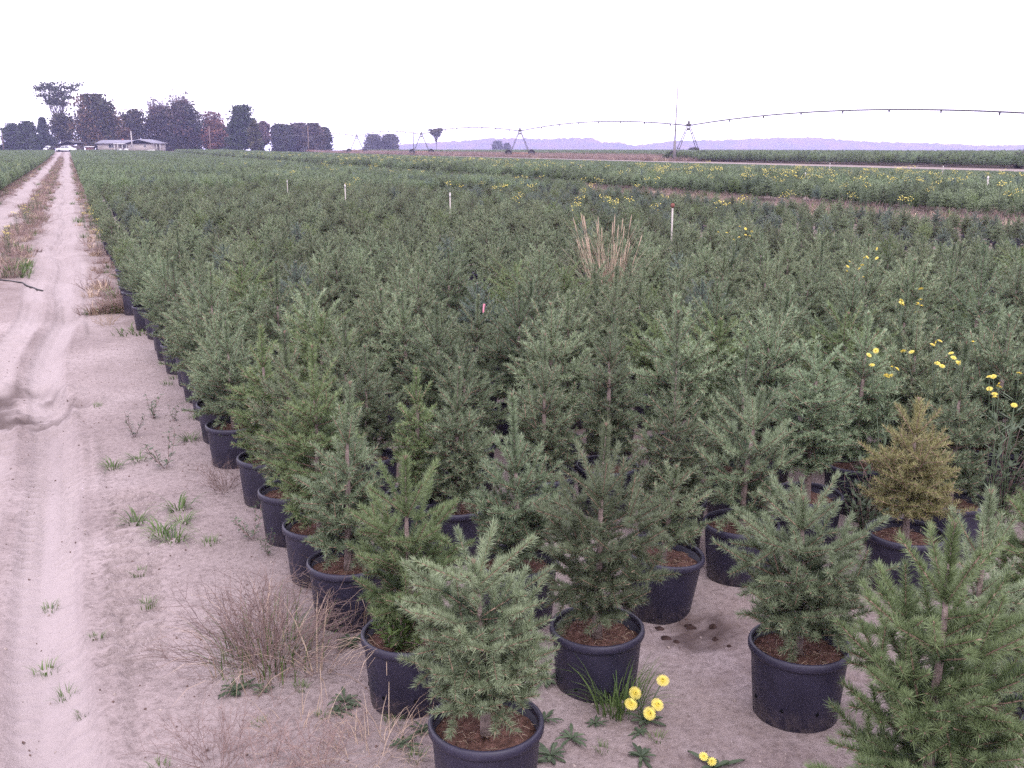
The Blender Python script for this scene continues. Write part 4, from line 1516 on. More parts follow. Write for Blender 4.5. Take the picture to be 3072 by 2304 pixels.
# ---------------------------------------------------------------- irrigation machine
STEEL = plain("galvanised_steel", (0.085, 0.08, 0.085), 0.8, 0.2, 0.25, 2)
RUST = plain("rusty_steel", (0.28, 0.15, 0.11), 0.8, 0.2, 0.3, 3)
TYRE = plain("tyre_rubber", (0.012, 0.011, 0.012), 0.9)
T0 = np.array([41.3, 80.5]); DT = np.array([-20.0, 44.0]); PIPE = 4.12
sp_dir = DT / np.linalg.norm(DT)
sp_ang = math.atan2(sp_dir[1], sp_dir[0])
root = link("irrigation_machine", None, None, (T0[0], T0[1], 0))
tag(root, "long arched irrigation pipe on wheeled A-frame towers crossing the spruce fields", "irrigation machine")


def zg(p):
    return gz(p[0], p[1])


towers = [T0 + DT * k for k in range(-1, 7)]
ME_WH = {}
gw = Geo()
gw.add(*lathe([(0.30, -0.14), (0.52, -0.17), (0.60, -0.12), (0.62, 0), (0.60, 0.12), (0.52, 0.17), (0.30, 0.14)], 20))
ME_TYRE = gw.mesh("tyre", TYRE, True)
gw = Geo()
gw.add(*lathe([(0.0, -0.06), (0.12, -0.06), (0.31, -0.13), (0.31, 0.13), (0.12, 0.06), (0.0, 0.06)], 16))
ME_HUB = gw.mesh("wheel_hub", STEEL, True)


def P3(p, z):
    return np.array([p[0] - T0[0], p[1] - T0[1], z])


side = np.array([-sp_dir[1], sp_dir[0]])
for k, tw in enumerate(towers):
    z0 = zg(tw)
    top = z0 + PIPE
    centre = (k == len(towers) - 1)
    # the wheels run across the pipe direction; here the beam is seen broadside
    hw = 1.75
    g = Geo()
    legs = []
    for sg in (-1, 1):
        for e in (-0.28, 0.28):
            a = P3(tw + side * sg * hw + sp_dir * e, z0 + (0.55 if not centre else 0.0))
            b = P3(tw + side * sg * 0.12 + sp_dir * e * 0.45, top)
            legs.append((a, b))
        (a1, b1), (a2, b2) = legs[-2], legs[-1]
        for q in (0.25, 0.5, 0.75):
            legs.append((a1 + (b1 - a1) * q, a2 + (b2 - a2) * q))
    for (a, b) in legs:
        gg = Geo(); gg.add(*segs([a], [b], 0.045, 0.045, 4))
        link("leg" if np.linalg.norm(a - b) > 1.2 else "brace", gg.mesh("leg", STEEL), root)
    gg = Geo(); gg.add(*segs([P3(tw - side * hw * 1.15, z0 + 0.58)], [P3(tw + side * hw * 1.15, z0 + 0.58)], 0.10, 0.10, 4))
    link("base_beam", gg.mesh("base_beam", RUST), root)
    if not centre:
        for sg in (-1, 1):
            pw = tw + side * sg * hw * 1.2
            w = link("wheel", ME_TYRE, root, tuple(P3(pw, z0 + 0.60)), (math.pi / 2, 0, sp_ang + math.pi / 2))
            link("wheel_hub", ME_HUB, w)
    gg = Geo()
    gg.add(*box(-0.22, 0.22, -0.22, 0.22, 0.0, 0.18)); gg.add(*box(-0.10, 0.10, -0.10, 0.10, 0.18, 0.5))
    link("tower_box", gg.mesh("tower_box", plain("tower_grey", (0.10, 0.09, 0.09), 0.6)), root, tuple(P3(tw, top + 0.06)), (0, 0, sp_ang))
    gg = Geo(); gg.add(*lathe([(0, 0.30), (0.10, 0.26), (0.24, 0.0), (0.0, 0.0)], 8))
    link("motor_cover", gg.mesh("motor_cover", plain("tower_grey", (0.1, 0.1, 0.1))), root, tuple(P3(tw, top - 0.55)))
    if centre:
        gg = Geo(); gg.add(*box(-0.9, 0.9, -0.7, 0.7, 0, 0.25))
        link("white_cover", gg.mesh("white_cover", plain("white_paint", (0.8, 0.8, 0.8), 0.5)), root, tuple(P3(tw, top + 0.6)))
        continue
    nxt = towers[k + 1]
    z1 = zg(nxt) + PIPE
    nseg = 24
    pts = []
    for i in range(nseg + 1):
        q = i / nseg
        pts.append(P3(tw + DT * q, top + (z1 - top) * q + 4 * 0.95 * q * (1 - q)))
    gg = Geo(); gg.add(*tube(pts, 0.072, 7))
    link("pipe", gg.mesh("pipe", STEEL, True), root)
    gg = Geo()
    lows = []
    for i in range(2, nseg - 1, 3):          # V jacks under the pipe, tied by thin truss rods
        p = np.array(pts[i])
        q = (i / nseg)
        low = p - np.array([0, 0, 0.35 + 0.75 * (4 * q * (1 - q))])
        lows.append(low)
        kn = Geo(); kn.add(*segs([p + (0, 0, -0.04)], [p + (0, 0, -0.30)], 0.10, 0.05, 5))
        link("pipe_bracket", kn.mesh("pipe_bracket", STEEL), root)
    for j in range(len(lows) - 1):
        gg.add(*segs([lows[j]], [lows[j + 1]], 0.008, 0.008, 3))
    for j, i in enumerate(range(2, nseg - 1, 3)):
        gg.add(*segs([np.array(pts[i])], [lows[j]], 0.010, 0.010, 3))
    gg.add(*segs([np.array(pts[0]), np.array(pts[-1])], [lows[0], lows[-1]], 0.008, 0.008, 3))
    link("truss_rods", gg.mesh("truss_rods", STEEL), root)["kind"] = "stuff"

# ---------------------------------------------------------------- poles
WOODP = plain("pole_wood", (0.16, 0.12, 0.105), 0.9, 0.1, 0.25, 3)


def pole(name, u, vt, Y, label, r0=0.09, r1=0.06, mat_=WOODP, whip=None, arm=True):
    x, _, zt = at_depth(u, vt, Y)
    z0 = gz(x, Y)
    h = zt - z0
    root = link(name, None, None, (x, Y, z0))
    tag(root, label, "pole")
    g = Geo()
    if whip:
        g.add(*tube([(0, 0, -0.1), (0, 0, whip * 0.5), (0, 0, whip)], [r0, r0, r0 * 0.9], 8))
        link("mast_base", g.mesh("mast_base", mat_, True), root)
        g = Geo(); g.add(*tube([(0, 0, whip - 0.05), (0.05, 0, (whip + h) / 2), (0.12, 0, h)], [r1, r1 * 0.85, r1 * 0.7], 6))
        link("mast_whip", g.mesh("mast_whip", mat_, True), root)
    else:
        g.add(*tube([(0, 0, -0.1), (0, 0, h / 2), (0, 0, h)], [r0, (r0 + r1) / 2, r1], 8))
        link("shaft", g.mesh("shaft", mat_, True), root)
        g = Geo(); g.add(*lathe([(0, 0.12), (r1 * 1.25, 0.05), (r1 * 1.25, -0.12), (0, -0.12)], 8))
        link("pole_cap", g.mesh("pole_cap", mat_), root, (0, 0, h))
    return root


pole("mast", 2031 / SC, 250 / SC, 119, "very tall thin mast with thick lower post beside an irrigation tower", 0.17, 0.085, plain("mast_grey", (0.15, 0.135, 0.14), 0.7), 2.35)
pole("post", 1240 / SC, 398 / SC, 205, "slim grey post standing by a distant irrigation tower", 0.09, 0.07, STEEL)
pole("utility_pole", 627 / SC, 380 / SC, 255, "wooden utility pole in front of the orange tree", 0.14, 0.10)
pole("utility_pole", 923 / SC, 378 / SC, 215, "wooden utility pole in front of the far dense grove", 0.13, 0.09)
pole("utility_pole", 392.5 / SC, 394 / SC, 236, "pale utility pole standing right in front of the white house", 0.15, 0.12, plain("pale_pole", (0.36, 0.34, 0.33), 0.9))
pole("utility_pole", 5 / SC, 396 / SC, 262, "thin utility pole beyond the far end of the left field", 0.12, 0.08)

# ---------------------------------------------------------------- farmstead
WALL = plain("cream_siding", (0.36, 0.325, 0.30), 0.8, 0.2, 0.06, 1)
ROOF = plain("pale_metal_roof", (0.19, 0.185, 0.215), 0.8, 0.2, 0.08, 1)
TRIM = plain("white_trim", (0.55, 0.54, 0.53), 0.6)
GLASS = plain("window_glass", (0.035, 0.04, 0.055), 0.15, 0.6)
HY = 250.0
K = HY / FPX                                  # metres per photo pixel at the house
hx = lambda px: (px - 1536) / FPX * HY * (1 / math.cos(PITCH)) * 1.0


def X(px, Y=HY):
    return at_depth(px / SC, 445 / SC, Y)[0]


def Zp(py, Y=HY):
    return at_depth(400 / SC, py / SC, Y)[2]


hz0 = gz(X(380), HY) - 0.1
house = link("house", None, None, (0, 0, 0))
tag(house, "low white single-storey farmhouse with pale metal roof and gabled wing", "house")


def part(name, geos, m, parent, smooth=False):
    g = Geo()
    for v, f in geos:
        g.add(v, f)
    return link(name, g.mesh(name, m, smooth), parent)


xl, xg0, xg1, xap = X(293), X(390), X(463), X(424)
ze, zr, zge, zap = Zp(431), Zp(421.5), Zp(428.5), Zp(419)
main_wall = part("wall", [box(xl, xg0, HY, HY + 8, hz0, ze)], WALL, house)
roof = part("roof", [prism([(xl - 0.4, HY - 0.5, ze - 0.02), (xl - 0.4, HY + 4, zr), (xl - 0.4, HY + 8.5, ze - 0.02), (xl - 0.4, HY + 8.5, ze + 0.12), (xl - 0.4, HY + 4, zr + 0.14), (xl - 0.4, HY - 0.5, ze + 0.12)], (xap - xl, 0, 0))], ROOF, house)
part("chimney", [box(X(350), X(355), HY + 3.6, HY + 4.2, zr - 0.2, zr + 0.45)], plain("brick_red", (0.2, 0.09, 0.07), 0.9, 0.1), roof)
part("gable_wall", [prism([(xg0 - 0.003, HY - 1.5, hz0), (xg1, HY - 1.5, hz0), (xg1, HY - 1.5, zge - 0.08), (xap, HY - 1.5, zap - 0.12), (xg0 - 0.003, HY - 1.5, zge - 0.14)], (0, 9.0, 0))], WALL, house)
part("gable_roof", [prism([(xg0 - 0.5, HY - 1.9, zge - 0.22), (xap, HY - 1.9, zap), (xg1 + 0.5, HY - 1.9, zge - 0.16), (xg1 + 0.5, HY - 1.9, zge - 0.04), (xap, HY - 1.9, zap + 0.13), (xg0 - 0.5, HY - 1.9, zge - 0.08)], (0, 10, 0))], ROOF, house)
for (a, b, zt, zb, yy) in ((327, 345, 433.5, 443, HY), (356, 362, 434, 439, HY), (371, 378, 434, 443, HY), (400, 406, 433.5, 441, HY - 1.5), (438.5, 445, 433, 441, HY - 1.5)):
    xa, xb, z1, z2 = X(a), X(b), Zp(zt), Zp(zb)
    w = part("window", [box(xa, xb, yy - 0.03, yy + 0.02, z2, z1)], GLASS, house)
    fr = 0.07
    part("frame", [box(xa - fr, xb + fr, yy - 0.06, yy - 0.002, z1, z1 + fr), box(xa - fr, xb + fr, yy - 0.08, yy - 0.002, z2 - fr, z2), box(xa - fr, xa, yy - 0.06, yy - 0.002, z2, z1), box(xb, xb + fr, yy - 0.06, yy - 0.002, z2, z1), box((xa + xb) / 2 - 0.03, (xa + xb) / 2 + 0.03, yy - 0.05, yy - 0.031, z2, z1)], TRIM, w)
d_ = part("door", [box(X(364), X(369), HY - 0.05, HY + 0.02, hz0 + 0.1, Zp(434))], plain("door_dark", (0.16, 0.14, 0.15), 0.6), house)
part("porch_roof", [box(X(348), X(388), HY - 1.6, HY - 0.003, Zp(432.5), Zp(430.6))], TRIM, house)
for px in (350, 361, 374, 386):
    part("porch_post", [box(X(px) - 0.06, X(px) + 0.06, HY - 1.5, HY - 1.38, hz0, Zp(432.5))], TRIM, house)
part("side_porch_roof", [box(xg1 + 0.52, X(484), HY, HY + 5, Zp(431), Zp(429))], ROOF, house)
part("side_porch_wall", [box(xg1 + 0.003, X(476), HY + 2, HY + 5, hz0, Zp(431))], WALL, house)
for px in (480, 470):
    part("side_porch_post", [box(X(px) - 0.06, X(px) + 0.06, HY + 0.1, HY + 0.22, hz0, Zp(431))], TRIM, house)
# white things on the porch
for (a, b, t_, b_, nm, lab) in ((356, 364, 446, 452, "porch_chair", "white chair on the farmhouse porch"), (371, 384, 446, 452, "porch_bench", "long white bench on the farmhouse porch"), (441, 464, 449.5, 454, "white_bench", "low white bench before the farmhouse gable")):
    yy = HY - 3.0
    r_ = link(nm, None, None, (X(a, yy), yy, gz(X(a, yy), yy)))
    tag(r_, lab, "seat")
    w_ = X(b, yy) - X(a, yy)
    top_ = Zp(t_, yy) - gz(X(a, yy), yy)
    part("seat", [box(0, w_, -0.25, 0.2, top_ * 0.5, top_ * 0.5 + 0.06)], TRIM, r_)
    part("backrest", [box(0, w_, 0.201, 0.26, top_ * 0.5 + 0.02, top_)], TRIM, r_)
    for q in (0.05, w_ - 0.1):
        part("leg", [box(q, q + 0.05, -0.2, 0.18, -0.05, top_ * 0.5)], TRIM, r_)

# old board shed with a lean-to
SH = plain("weathered_boards", (0.10, 0.085, 0.085), 0.95, 0.1, 0.35, 1.5)
SY = 246.0
shed = link("shed", None, None, (0, 0, 0))
tag(shed, "weathered dark board shed with a sloping roof beside the white car", "shed")
X2 = lambda p: X(p, SY)
Z2 = lambda p: Zp(p, SY)
sb = gz(X2(190), SY) - 0.1
x0, x1 = X2(166), X2(221)
zl, za, zr2 = Z2(437), Z2(423), Z2(428)
xa = X2(206)
nb = 22
for k in range(nb):                           # upright boards
    a, b = x0 + (x1 - x0) * k / nb, x0 + (x1 - x0) * (k + 0.93) / nb
    zt_ = lambda q: zl + (za - zl) * (q - x0) / (xa - x0) if q < xa else za + (zr2 - za) * (q - xa) / (x1 - xa)
    dy = 0.03 * math.sin(k * 2.3)
    part("board", [prism([(a, SY + dy, sb), (b, SY + dy, sb), (b, SY + dy, zt_(b) - 0.05), (a, SY + dy, zt_(a) - 0.05)], (0, 0.05, 0))], SH, shed)
part("back_wall", [box(x0, x1, SY + 0.1, SY + 6, sb, zl)], SH, shed)
part("roof", [prism([(x0 - 0.3, SY - 0.3, zl - 0.12), (xa, SY - 0.3, za), (x1 + 0.3, SY - 0.3, zr2 - 0.12), (x1 + 0.3, SY - 0.3, zr2), (xa, SY - 0.3, za + 0.12), (x0 - 0.3, SY - 0.3, zl)], (0, 6.6, 0))], plain("shed_roof", (0.08, 0.075, 0.08), 0.95, 0.05), shed)
part("door", [box(X2(206), X2(208.6), SY - 0.09, SY - 0.04, sb, Z2(437))], TRIM, shed)
part("lean_to_roof", [prism([(X2(134), SY + 1, Z2(443.5)), (X2(167), SY + 1, Z2(437)), (X2(167), SY + 1, Z2(438.4)), (X2(134), SY + 1, Z2(444.8))], (0, 4, 0))], plain("lean_roof", (0.11, 0.12, 0.10), 0.9), shed)
for px in (135, 150):
    part("lean_to_post", [box(X2(px), X2(px) + 0.12, SY + 1.1, SY + 1.25, sb, Z2(443))], SH, shed)

CARW = plain("white_car_paint", (0.75, 0.76, 0.78), 0.25, 0.5)


def car(px0, px1, Y, label, col, ztop=None):
    x0, x1 = X(px0, Y), X(px1, Y)
    L = x1 - x0
    z0 = gz((x0 + x1) / 2, Y)
    root = link("parked_car", None, None, ((x0 + x1) / 2, Y, z0))
    tag(root, label, "car")
    s = L / 4.5
    body = [(-2.25, 0.35), (-2.2, 0.72), (-1.5, 0.86), (1.35, 0.92), (2.15, 0.86), (2.25, 0.6), (2.22, 0.32)]
    cab = [(-1.35, 0.85), (-0.6, 1.36), (0.75, 1.40), (1.6, 0.9)]
    part("body", [prism([(a * s, -0.85, b) for a, b in body], (0, 1.7, 0))], col, root)
    part("cabin", [prism([(a * s, -0.72, b) for a, b in cab], (0, 1.44, 0))], col, root)
    for w in ([(-1.15, 0.9), (-0.55, 1.29), (-0.02, 1.31), (-0.02, 0.92)], [(0.06, 0.92), (0.06, 1.31), (0.7, 1.33), (1.3, 0.95)]):
        for y in (-0.735, 0.72):
            part("window", [prism([(a * s, y, b) for a, b in w], (0, 0.015, 0))], GLASS, root)
    g = Geo(); g.add(*lathe([(0, -0.09), (0.22, -0.10), (0.31, -0.08), (0.31, 0.08), (0.22, 0.10), (0, 0.09)], 14))
    wm = g.mesh("wheel", TYRE, True)
    for a in (-1.4, 1.4):
        for y in (-0.8, 0.8):
            link("wheel", wm, root, (a * s, y, 0.30), (math.pi / 2, 0, 0))
    for y in (-0.6, 0.6):
        part("headlight", [box(-2.255 * s, -2.20 * s, y - 0.15, y + 0.15, 0.60, 0.72)], TRIM, root)


car(171, 225, 236, "white sedan parked before the weathered board shed", CARW)
car(134, 154, 249, "white car half hidden under the shed's lean-to roof", CARW)
# little red box with pale lid
wy = 247.0
b_ = link("well_box", None, None, (X(269, wy), wy, gz(X(269, wy), wy)))
tag(b_, "small dark red box with a pale lid between the shed and the house", "box")
zz = Zp(441.5, wy) - gz(X(269, wy), wy)
part("body", [box(-0.75, 0.75, -0.5, 0.5, -0.1, zz)], plain("dark_red", (0.12, 0.05, 0.05), 0.9), b_)
part("lid", [box(-0.95, 0.95, -0.7, 0.7, zz, zz + 0.22)], TRIM, b_)

# ---------------------------------------------------------------- distant trees
LB = plain("tree_bark", (0.075, 0.06, 0.06), 0.95, 0.1)


def tree(name, pxl, pxr, pyt, Y, label, dark, light, style="round", seed=0, leaves=5200, size=0.32, base_frac=0.08, group=None, pybase=None):
    r = np.random.default_rng(seed + 900)
    xl, xr = X(pxl, Y), X(pxr, Y)
    x = (xl + xr) / 2
    z0 = gz(x, Y)
    H = Zp(pyt, Y) - z0
    R = (xr - xl) / 2
    root = link(name, None, None, (x, Y, z0))
    tag(root, label, "tree", group)
    P0, P1, A, B = [], [], [], []

    def limb(p, q, r0, r1, k=4, sag=0.06):
        prev = p
        for i in range(1, k + 1):
            f = i / k
            n_ = p + (q - p) * f + r.normal(0, 1, 3) * np.linalg.norm(q - p) * 0.03 * (i < k) + np.array([0, 0, sag * np.linalg.norm(q - p) * math.sin(math.pi * f)])
            P0.append(prev); P1.append(n_); A.append(r0 + (r1 - r0) * (i - 1) / k); B.append(r0 + (r1 - r0) * f)
            prev = n_
    # clump centres inside the crown
    C = []
    if style == "round":
        n = 110
        while len(C) < n:
            zz = r.uniform(-1, 1)
            a = r.uniform(0, 6.283)
            rad = (math.sqrt(max(0, 1 - abs(zz) ** 2.4)) if zz > 0 else 1 - 0.3 * zz * zz) * r.uniform(0.3, 1) ** 0.6 * R * 0.84
            rad *= 1 + 0.22 * math.sin(a * 3 + seed) * math.sin(zz * 4 + seed)
            C.append(np.array([rad * math.cos(a), rad * math.sin(a), H * (base_frac + (0.96 - base_frac) * (0.5 + 0.5 * zz))]))
        trunk_top = H * 0.55
    elif style == "cone":
        n = 120
        while len(C) < n:
            q = r.random() ** 0.8
            rad = R * (1 - q) ** 0.62 * r.uniform(0.45, 0.95)
            a = r.uniform(0, 6.283)
            C.append(np.array([rad * math.cos(a), rad * math.sin(a), H * (base_frac + (0.97 - base_frac) * q)]))
        trunk_top = H * 0.9
    elif style == "vase":
        n = 46
        while len(C) < n:
            a = r.uniform(0, 6.283)
            q = r.uniform(0.6, 0.99) ** 0.75
            rad = R * (0.2 + 0.8 * (q - 0.5) / 0.45) * math.sqrt(r.random())
            C.append(np.array([rad * math.cos(a), rad * math.sin(a), H * q]))
        trunk_top = H * 0.42
    else:                                     # bare
        n = 60
        while len(C) < n:
            a = r.uniform(0, 6.283)
            q = r.uniform(0.5, 1.0)
            rad = R * math.sqrt(r.random()) * (0.5 + 0.5 * q)
            C.append(np.array([rad * math.cos(a), rad * math.sin(a), H * q]))
        trunk_top = H * 0.35
    C = np.array(C)
    tr = max(0.12, H * 0.018)
    limb(np.array([0, 0, -0.2]), np.array([0, 0, trunk_top]), tr, tr * 0.55, 5, 0)
    for c in C:
        zs = min(trunk_top, max(H * 0.12, c[2] * r.uniform(0.4, 0.7)))
        limb(np.array([0, 0, zs]), c, tr * 0.35, tr * 0.08, 5, -0.05 if style in ("vase", "bare") else 0.05)
        m = 9 if style == "bare" else 3
        for j in range(m):
            d = norm(r.normal(0, 1, 3) + np.array([0, 0, 0.8]))
            limb(c - (c - np.array([0, 0, zs])) * r.uniform(0, 0.35), c + d * H * r.uniform(0.05, 0.13), tr * 0.10, tr * 0.03, 2, 0)
    v, f = segs(np.array(P0), np.array(P1), np.array(A), np.array(B), 5)
    g = Geo(); g.add(v, f)
    link("trunk", g.mesh("trunk", LB), root)
    if leaves:
        sig = {"round": 0.21, "cone": 0.16, "vase": 0.13, "bare": 0.2}[style] * R
        leaves = int(leaves * (1.6 if style in ('round', 'cone') else 1.5))
        I = r.integers(0, len(C), leaves)
        if style == "vase":
            sg = np.array([sig * 1.3, sig * 1.3, sig * 0.45])
        elif style == "cone":
            sg = np.array([sig, sig, sig * 0.5])
        else:
            sg = np.array([sig, sig, sig * 0.75])
        p = C[I] + r.normal(0, 1, (leaves, 3)) * sg
        p[:, 2] = np.clip(p[:, 2], 0.2, H * 1.02)
        d1 = norm(r.normal(0, 1, (leaves, 3)))
        d2 = norm(np.cross(d1, r.normal(0, 1, (leaves, 3))))
        s = size * 1.95 * r.uniform(0.5, 1.3, leaves)[:, None]
        v = np.stack([p - d1 * s * 0.5, p + d2 * s * 0.4, p + d1 * s * 0.5, p - d2 * s * 0.4], 1).reshape(-1, 3)
        f = (np.array([[0, 1, 2], [0, 2, 3]])[None] + (np.arange(leaves) * 4)[:, None, None]).reshape(-1, 3)
        ct = r.random(len(C))
        tint = np.clip(ct[I] ** 2 * 0.9 + r.normal(0.03, 0.05, leaves), 0, 1)
        g = Geo(); g.add(v, f, 0, np.repeat(tint, 4))
        link("crown", g.mesh("crown", leaf_mat("leaves_" + label.replace(" ", "_")[:40], dark, light, 0.05, 0.2)), root)
    return root


GREEN = ((0.022, 0.035, 0.018), (0.055, 0.075, 0.03))
tree("elm_tree", 128, 245, 250, 285, "tall vase-shaped elm with thin flat-topped crown behind the shed", (0.03, 0.04, 0.02), (0.07, 0.07, 0.03), "vase", 1, 1500, 0.30)
tree("maple_tree", 226, 356, 287, 275, "big round maple with orange patches in dark green leaves behind the house", (0.026, 0.036, 0.016), (0.15, 0.078, 0.036), "round", 2, 8000, 0.36)
tree("round_tree", 12, 72, 372, 300, "rounded dark green tree standing nearest the end of the left field", *GREEN, "round", 3, 4200, 0.32)
tree("round_tree", 62, 116, 366, 296, "dark green tree between the round tree and the blue spruce", *GREEN, "round", 4, 4000, 0.32)
tree("tall_spruce", 112, 158, 353, 290, "blue green conifer beside the old shed", (0.025, 0.04, 0.03), (0.05, 0.075, 0.05), "cone", 5, 3600, 0.32, 0.02)
tree("shade_tree", 158, 228, 343, 280, "spreading dark tree over the shed roof below the elm", (0.03, 0.036, 0.02), (0.075, 0.06, 0.03), "round", 6, 2800, 0.32, 0.35)
tree("low_tree", 100, 170, 405, 292, "low dark bushy tree behind the lean-to", *GREEN, "round", 7, 2600, 0.32)
tree("sparse_tree", 362, 446, 330, 290, "sparse brownish tree with ragged top behind the white house", (0.034, 0.040, 0.022), (0.095, 0.062, 0.034), "round", 8, 3300, 0.34, 0.05)
tree("rust_tree", 335, 400, 385, 283, "low rusty brown tree close behind the house roof", (0.05, 0.036, 0.024), (0.14, 0.06, 0.04), "round", 9, 2600, 0.32)
tree("purple_tree", 440, 536, 322, 292, "bushy purplish brown tree beside the gable of the house", (0.042, 0.038, 0.028), (0.10, 0.058, 0.046), "round", 10, 5200, 0.34, 0.02)
tree("tall_oak", 505, 612, 306, 288, "tall dark reddish oak with uneven crown to the side of the house", (0.028, 0.034, 0.022), (0.095, 0.052, 0.042), "round", 11, 6800, 0.34, 0.02)
tree("bare_tree", 446, 520, 290, 305, "leafless pale tree rising behind the purplish tree", (0.1, 0.08, 0.08), (0.1, 0.1, 0.1), "bare", 12, 260, 0.3)
tree("bare_tree", 520, 576, 272, 305, "tall leafless tree fanning out above the reddish oak", (0.1, 0.08, 0.08), (0.1, 0.1, 0.1), "bare", 13, 160, 0.3)
tree("bare_tree", 610, 676, 338, 300, "half bare tree with few red leaves beside the orange tree", (0.12, 0.06, 0.05), (0.16, 0.09, 0.07), "bare", 14, 900, 0.3)
tree("orange_tree", 605, 690, 364, 290, "orange red autumn tree beside the dark pine", (0.09, 0.045, 0.03), (0.25, 0.10, 0.06), "round", 15, 4200, 0.33, 0.02)
tree("pine_tree", 676, 788, 318, 280, "large dark green pyramid-shaped pine beyond the house", (0.020, 0.032, 0.020), (0.045, 0.06, 0.03), "cone", 16, 8000, 0.36, 0.02)
tree("young_tree", 744, 788, 362, 272, "slim olive green tree in front of the large dark pine", (0.035, 0.04, 0.018), (0.085, 0.075, 0.03), "cone", 17, 2600, 0.3, 0.02)
tree("grove_tree", 774, 812, 365, 330, "hazy rust tree just past the large dark pine", (0.06, 0.04, 0.035), (0.13, 0.07, 0.06), "round", 18, 2600, 0.34, 0.3)
GR = "trees of the far dense grove"
for k, (a, b, t_, dk, lt, lab) in enumerate([(816, 862, 372, (0.03, 0.04, 0.025), (0.07, 0.06, 0.04), "hazy green tree by the gap in the far grove"), (842, 880, 376, (0.03, 0.04, 0.03), (0.06, 0.065, 0.04), "darker hazy tree second from the gap in the far grove"), (866, 930, 371, (0.048, 0.042, 0.032), (0.12, 0.07, 0.055), "broad rusty tree in the middle of the far grove"), (915, 972, 372, (0.04, 0.04, 0.03), (0.12, 0.07, 0.05), "broad brown green tree toward the open end of the far grove"), (950, 996, 384, (0.03, 0.04, 0.03), (0.08, 0.07, 0.04), "rounded last tree at the open end of the far grove")]):
    tree("grove_tree", a, b, t_, 335 + 5 * (k % 3), lab, dk, lt, "round", 20 + k, 4600, 0.36, 0.0)
tree("hedge_tree", 1090, 1150, 404, 470, "hazy open bush tree beyond the irrigation pipe", (0.05, 0.05, 0.04), (0.09, 0.08, 0.06), "round", 30, 2400, 0.36, 0.05)
tree("hedge_tree", 1142, 1195, 404, 470, "dense hazy bush tree beside the open bush tree beyond the irrigation pipe", (0.05, 0.05, 0.04), (0.08, 0.07, 0.05), "round", 31, 3600, 0.4, 0.0)
tree("lone_tree", 1290, 1328, 386, 430, "lone slim tree with a small high crown behind the irrigation pipe", (0.05, 0.05, 0.03), (0.10, 0.08, 0.04), "vase", 32, 1300, 0.36)
tree("hazy_bush", 1478, 1510, 424, 700, "faint hazy bush before the wooded ridge", (0.05, 0.05, 0.04), (0.08, 0.08, 0.06), "round", 33, 1500, 0.6, 0.0)
tree("hazy_bush", 1512, 1530, 430, 700, "smaller faint hazy bush before the wooded ridge", (0.05, 0.05, 0.04), (0.08, 0.08, 0.06), "round", 34, 1200, 0.6, 0.0)
tree("hazy_bush", 2068, 2096, 445, 300, "faint round bush behind an irrigation tower", (0.05, 0.05, 0.035), (0.10, 0.08, 0.06), "round", 35, 1200, 0.35, 0.0)
tree("dark_bush", -14, 15, 437, 300, "dark low bush at the far end of the left field", *GREEN, "round", 36, 1400, 0.3, 0.0)

# ---------------------------------------------------------------- wooded hills
def hill_build(nt, b):
    f = noise(nt, 0.02, 6, 0.7)
    c = ramp(nt, f, [(0.35, (0.04, 0.045, 0.025)), (0.5, (0.08, 0.055, 0.035)), (0.65, (0.13, 0.07, 0.05))])
    nt.links.new(c, b.inputs["Base Color"])
    b.inputs["Roughness"].default_value = 0.95
    b.inputs["Specular IOR Level"].default_value = 0.1


HILLM = mat("autumn_woods", hill_build)


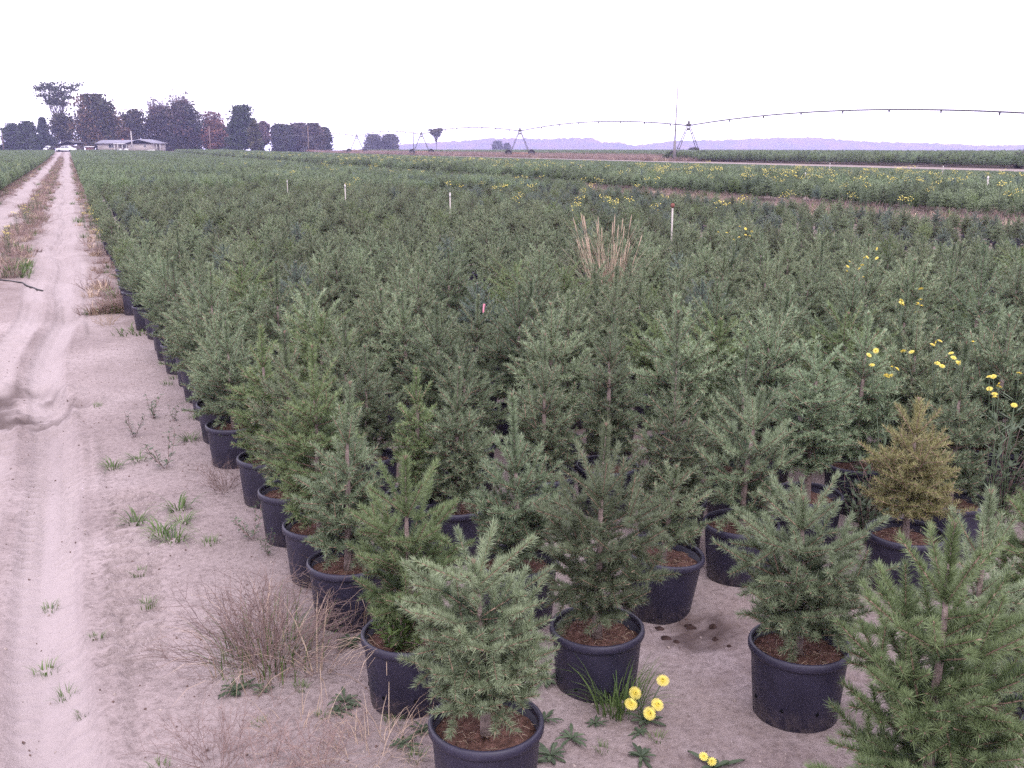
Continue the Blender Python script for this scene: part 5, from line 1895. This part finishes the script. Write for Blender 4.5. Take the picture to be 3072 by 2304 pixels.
def ridge(name, prof, D, label, seed):
    px = np.arange(prof[0][0], prof[-1][0] + 0.1, 0.9)
    top = np.interp(px, [p[0] for p in prof], [p[1] for p in prof])
    rows = []
    vs_ = [(-60, 0.0), (-55, 0.22), (-48, 0.42), (-38, 0.6), (-26, 0.76), (-12, 0.9), (0, 1.0), (18, 1.02), (60, 0.9), (160, 0.0)]
    base = float(gz_base(np.array(D * 0.95), np.array(D * 0.1))) - 2
    for j, (dy, fr) in enumerate(vs_):
        Y = D + dy
        d = np.array([ray(p / SC, 440 / SC) for p in px])
        x = d[:, 0] / d[:, 1] * D * (1 + dy / D)
        ztop = CAM_H + np.array([(ray(p / SC, t / SC)[2] / ray(p / SC, t / SC)[1]) for p, t in zip(px, top)]) * D
        lump = 5.0 * np.abs(vnoise(x * 0.075 + seed, Y * 0.075 + j * 3.1)) * 2 - 2.5 + 3.2 * vnoise(x * 0.22 + seed, j * 5.7)
        z = base + (ztop - base) * fr + lump * (fr > 0.1) * (0.55 if fr < 1.03 else 0.3)
        rows.append(np.stack([x + 3 * vnoise(x * 0.3, j * 7.0), Y + 6 * vnoise(x * 0.2, j * 3.0), z], 1))
    V = np.array(rows)
    nr, nc = V.shape[:2]
    idx = np.arange(nr * nc).reshape(nr, nc)
    a, b, c, d = idx[:-1, :-1], idx[:-1, 1:], idx[1:, 1:], idx[1:, :-1]
    f = np.concatenate([np.stack([a, b, c], 2).reshape(-1, 3), np.stack([a, c, d], 2).reshape(-1, 3)])
    g = Geo(); g.add(V.reshape(-1, 3), f)
    o = link(name, g.mesh(name, HILLM, False))
    tag(o, label, None, None, "structure")


ridge("wooded_hill", [(1060, 449), (1120, 441), (1195, 433), (1300, 428), (1400, 422), (1470, 416), (1560, 415), (1640, 417), (1700, 414), (1780, 415), (1800, 425), (1860, 428), (1890, 434), (1930, 440)], 2050, "long wooded autumn ridge in violet haze behind the irrigation towers", 1)
ridge("wooded_hill", [(1860, 446), (1900, 437), (1950, 432), (2005, 424), (2060, 422), (2180, 420), (2290, 416), (2380, 413), (2470, 414), (2530, 421), (2620, 426), (2700, 428), (2800, 430), (2900, 434), (2980, 436), (3072, 434), (3300, 431)], 2200, "second wooded autumn ridge, lower toward its far end, in violet haze", 4)

# ---------------------------------------------------------------- haze
def haze_mat():
    m = bpy.data.materials.new("haze_air")
    m.use_nodes = True
    nt = m.node_tree
    nt.nodes.clear()
    out = nt.nodes.new("ShaderNodeOutputMaterial")
    pv = nt.nodes.new("ShaderNodeVolumePrincipled")
    pv.inputs["Color"].default_value = (0.60, 0.61, 1.0, 1)
    pv.inputs["Density"].default_value = 0.00036
    pv.inputs["Anisotropy"].default_value = 0.0
    nt.links.new(pv.outputs[0], out.inputs["Volume"])
    return m


g = Geo()
g.add(*box(-3150, 3150, -1150, 3150, -24, 27))
o = link("haze", g.mesh("haze", haze_mat()))
tag(o, "thin violet autumn haze over the fields", None, None, "stuff")
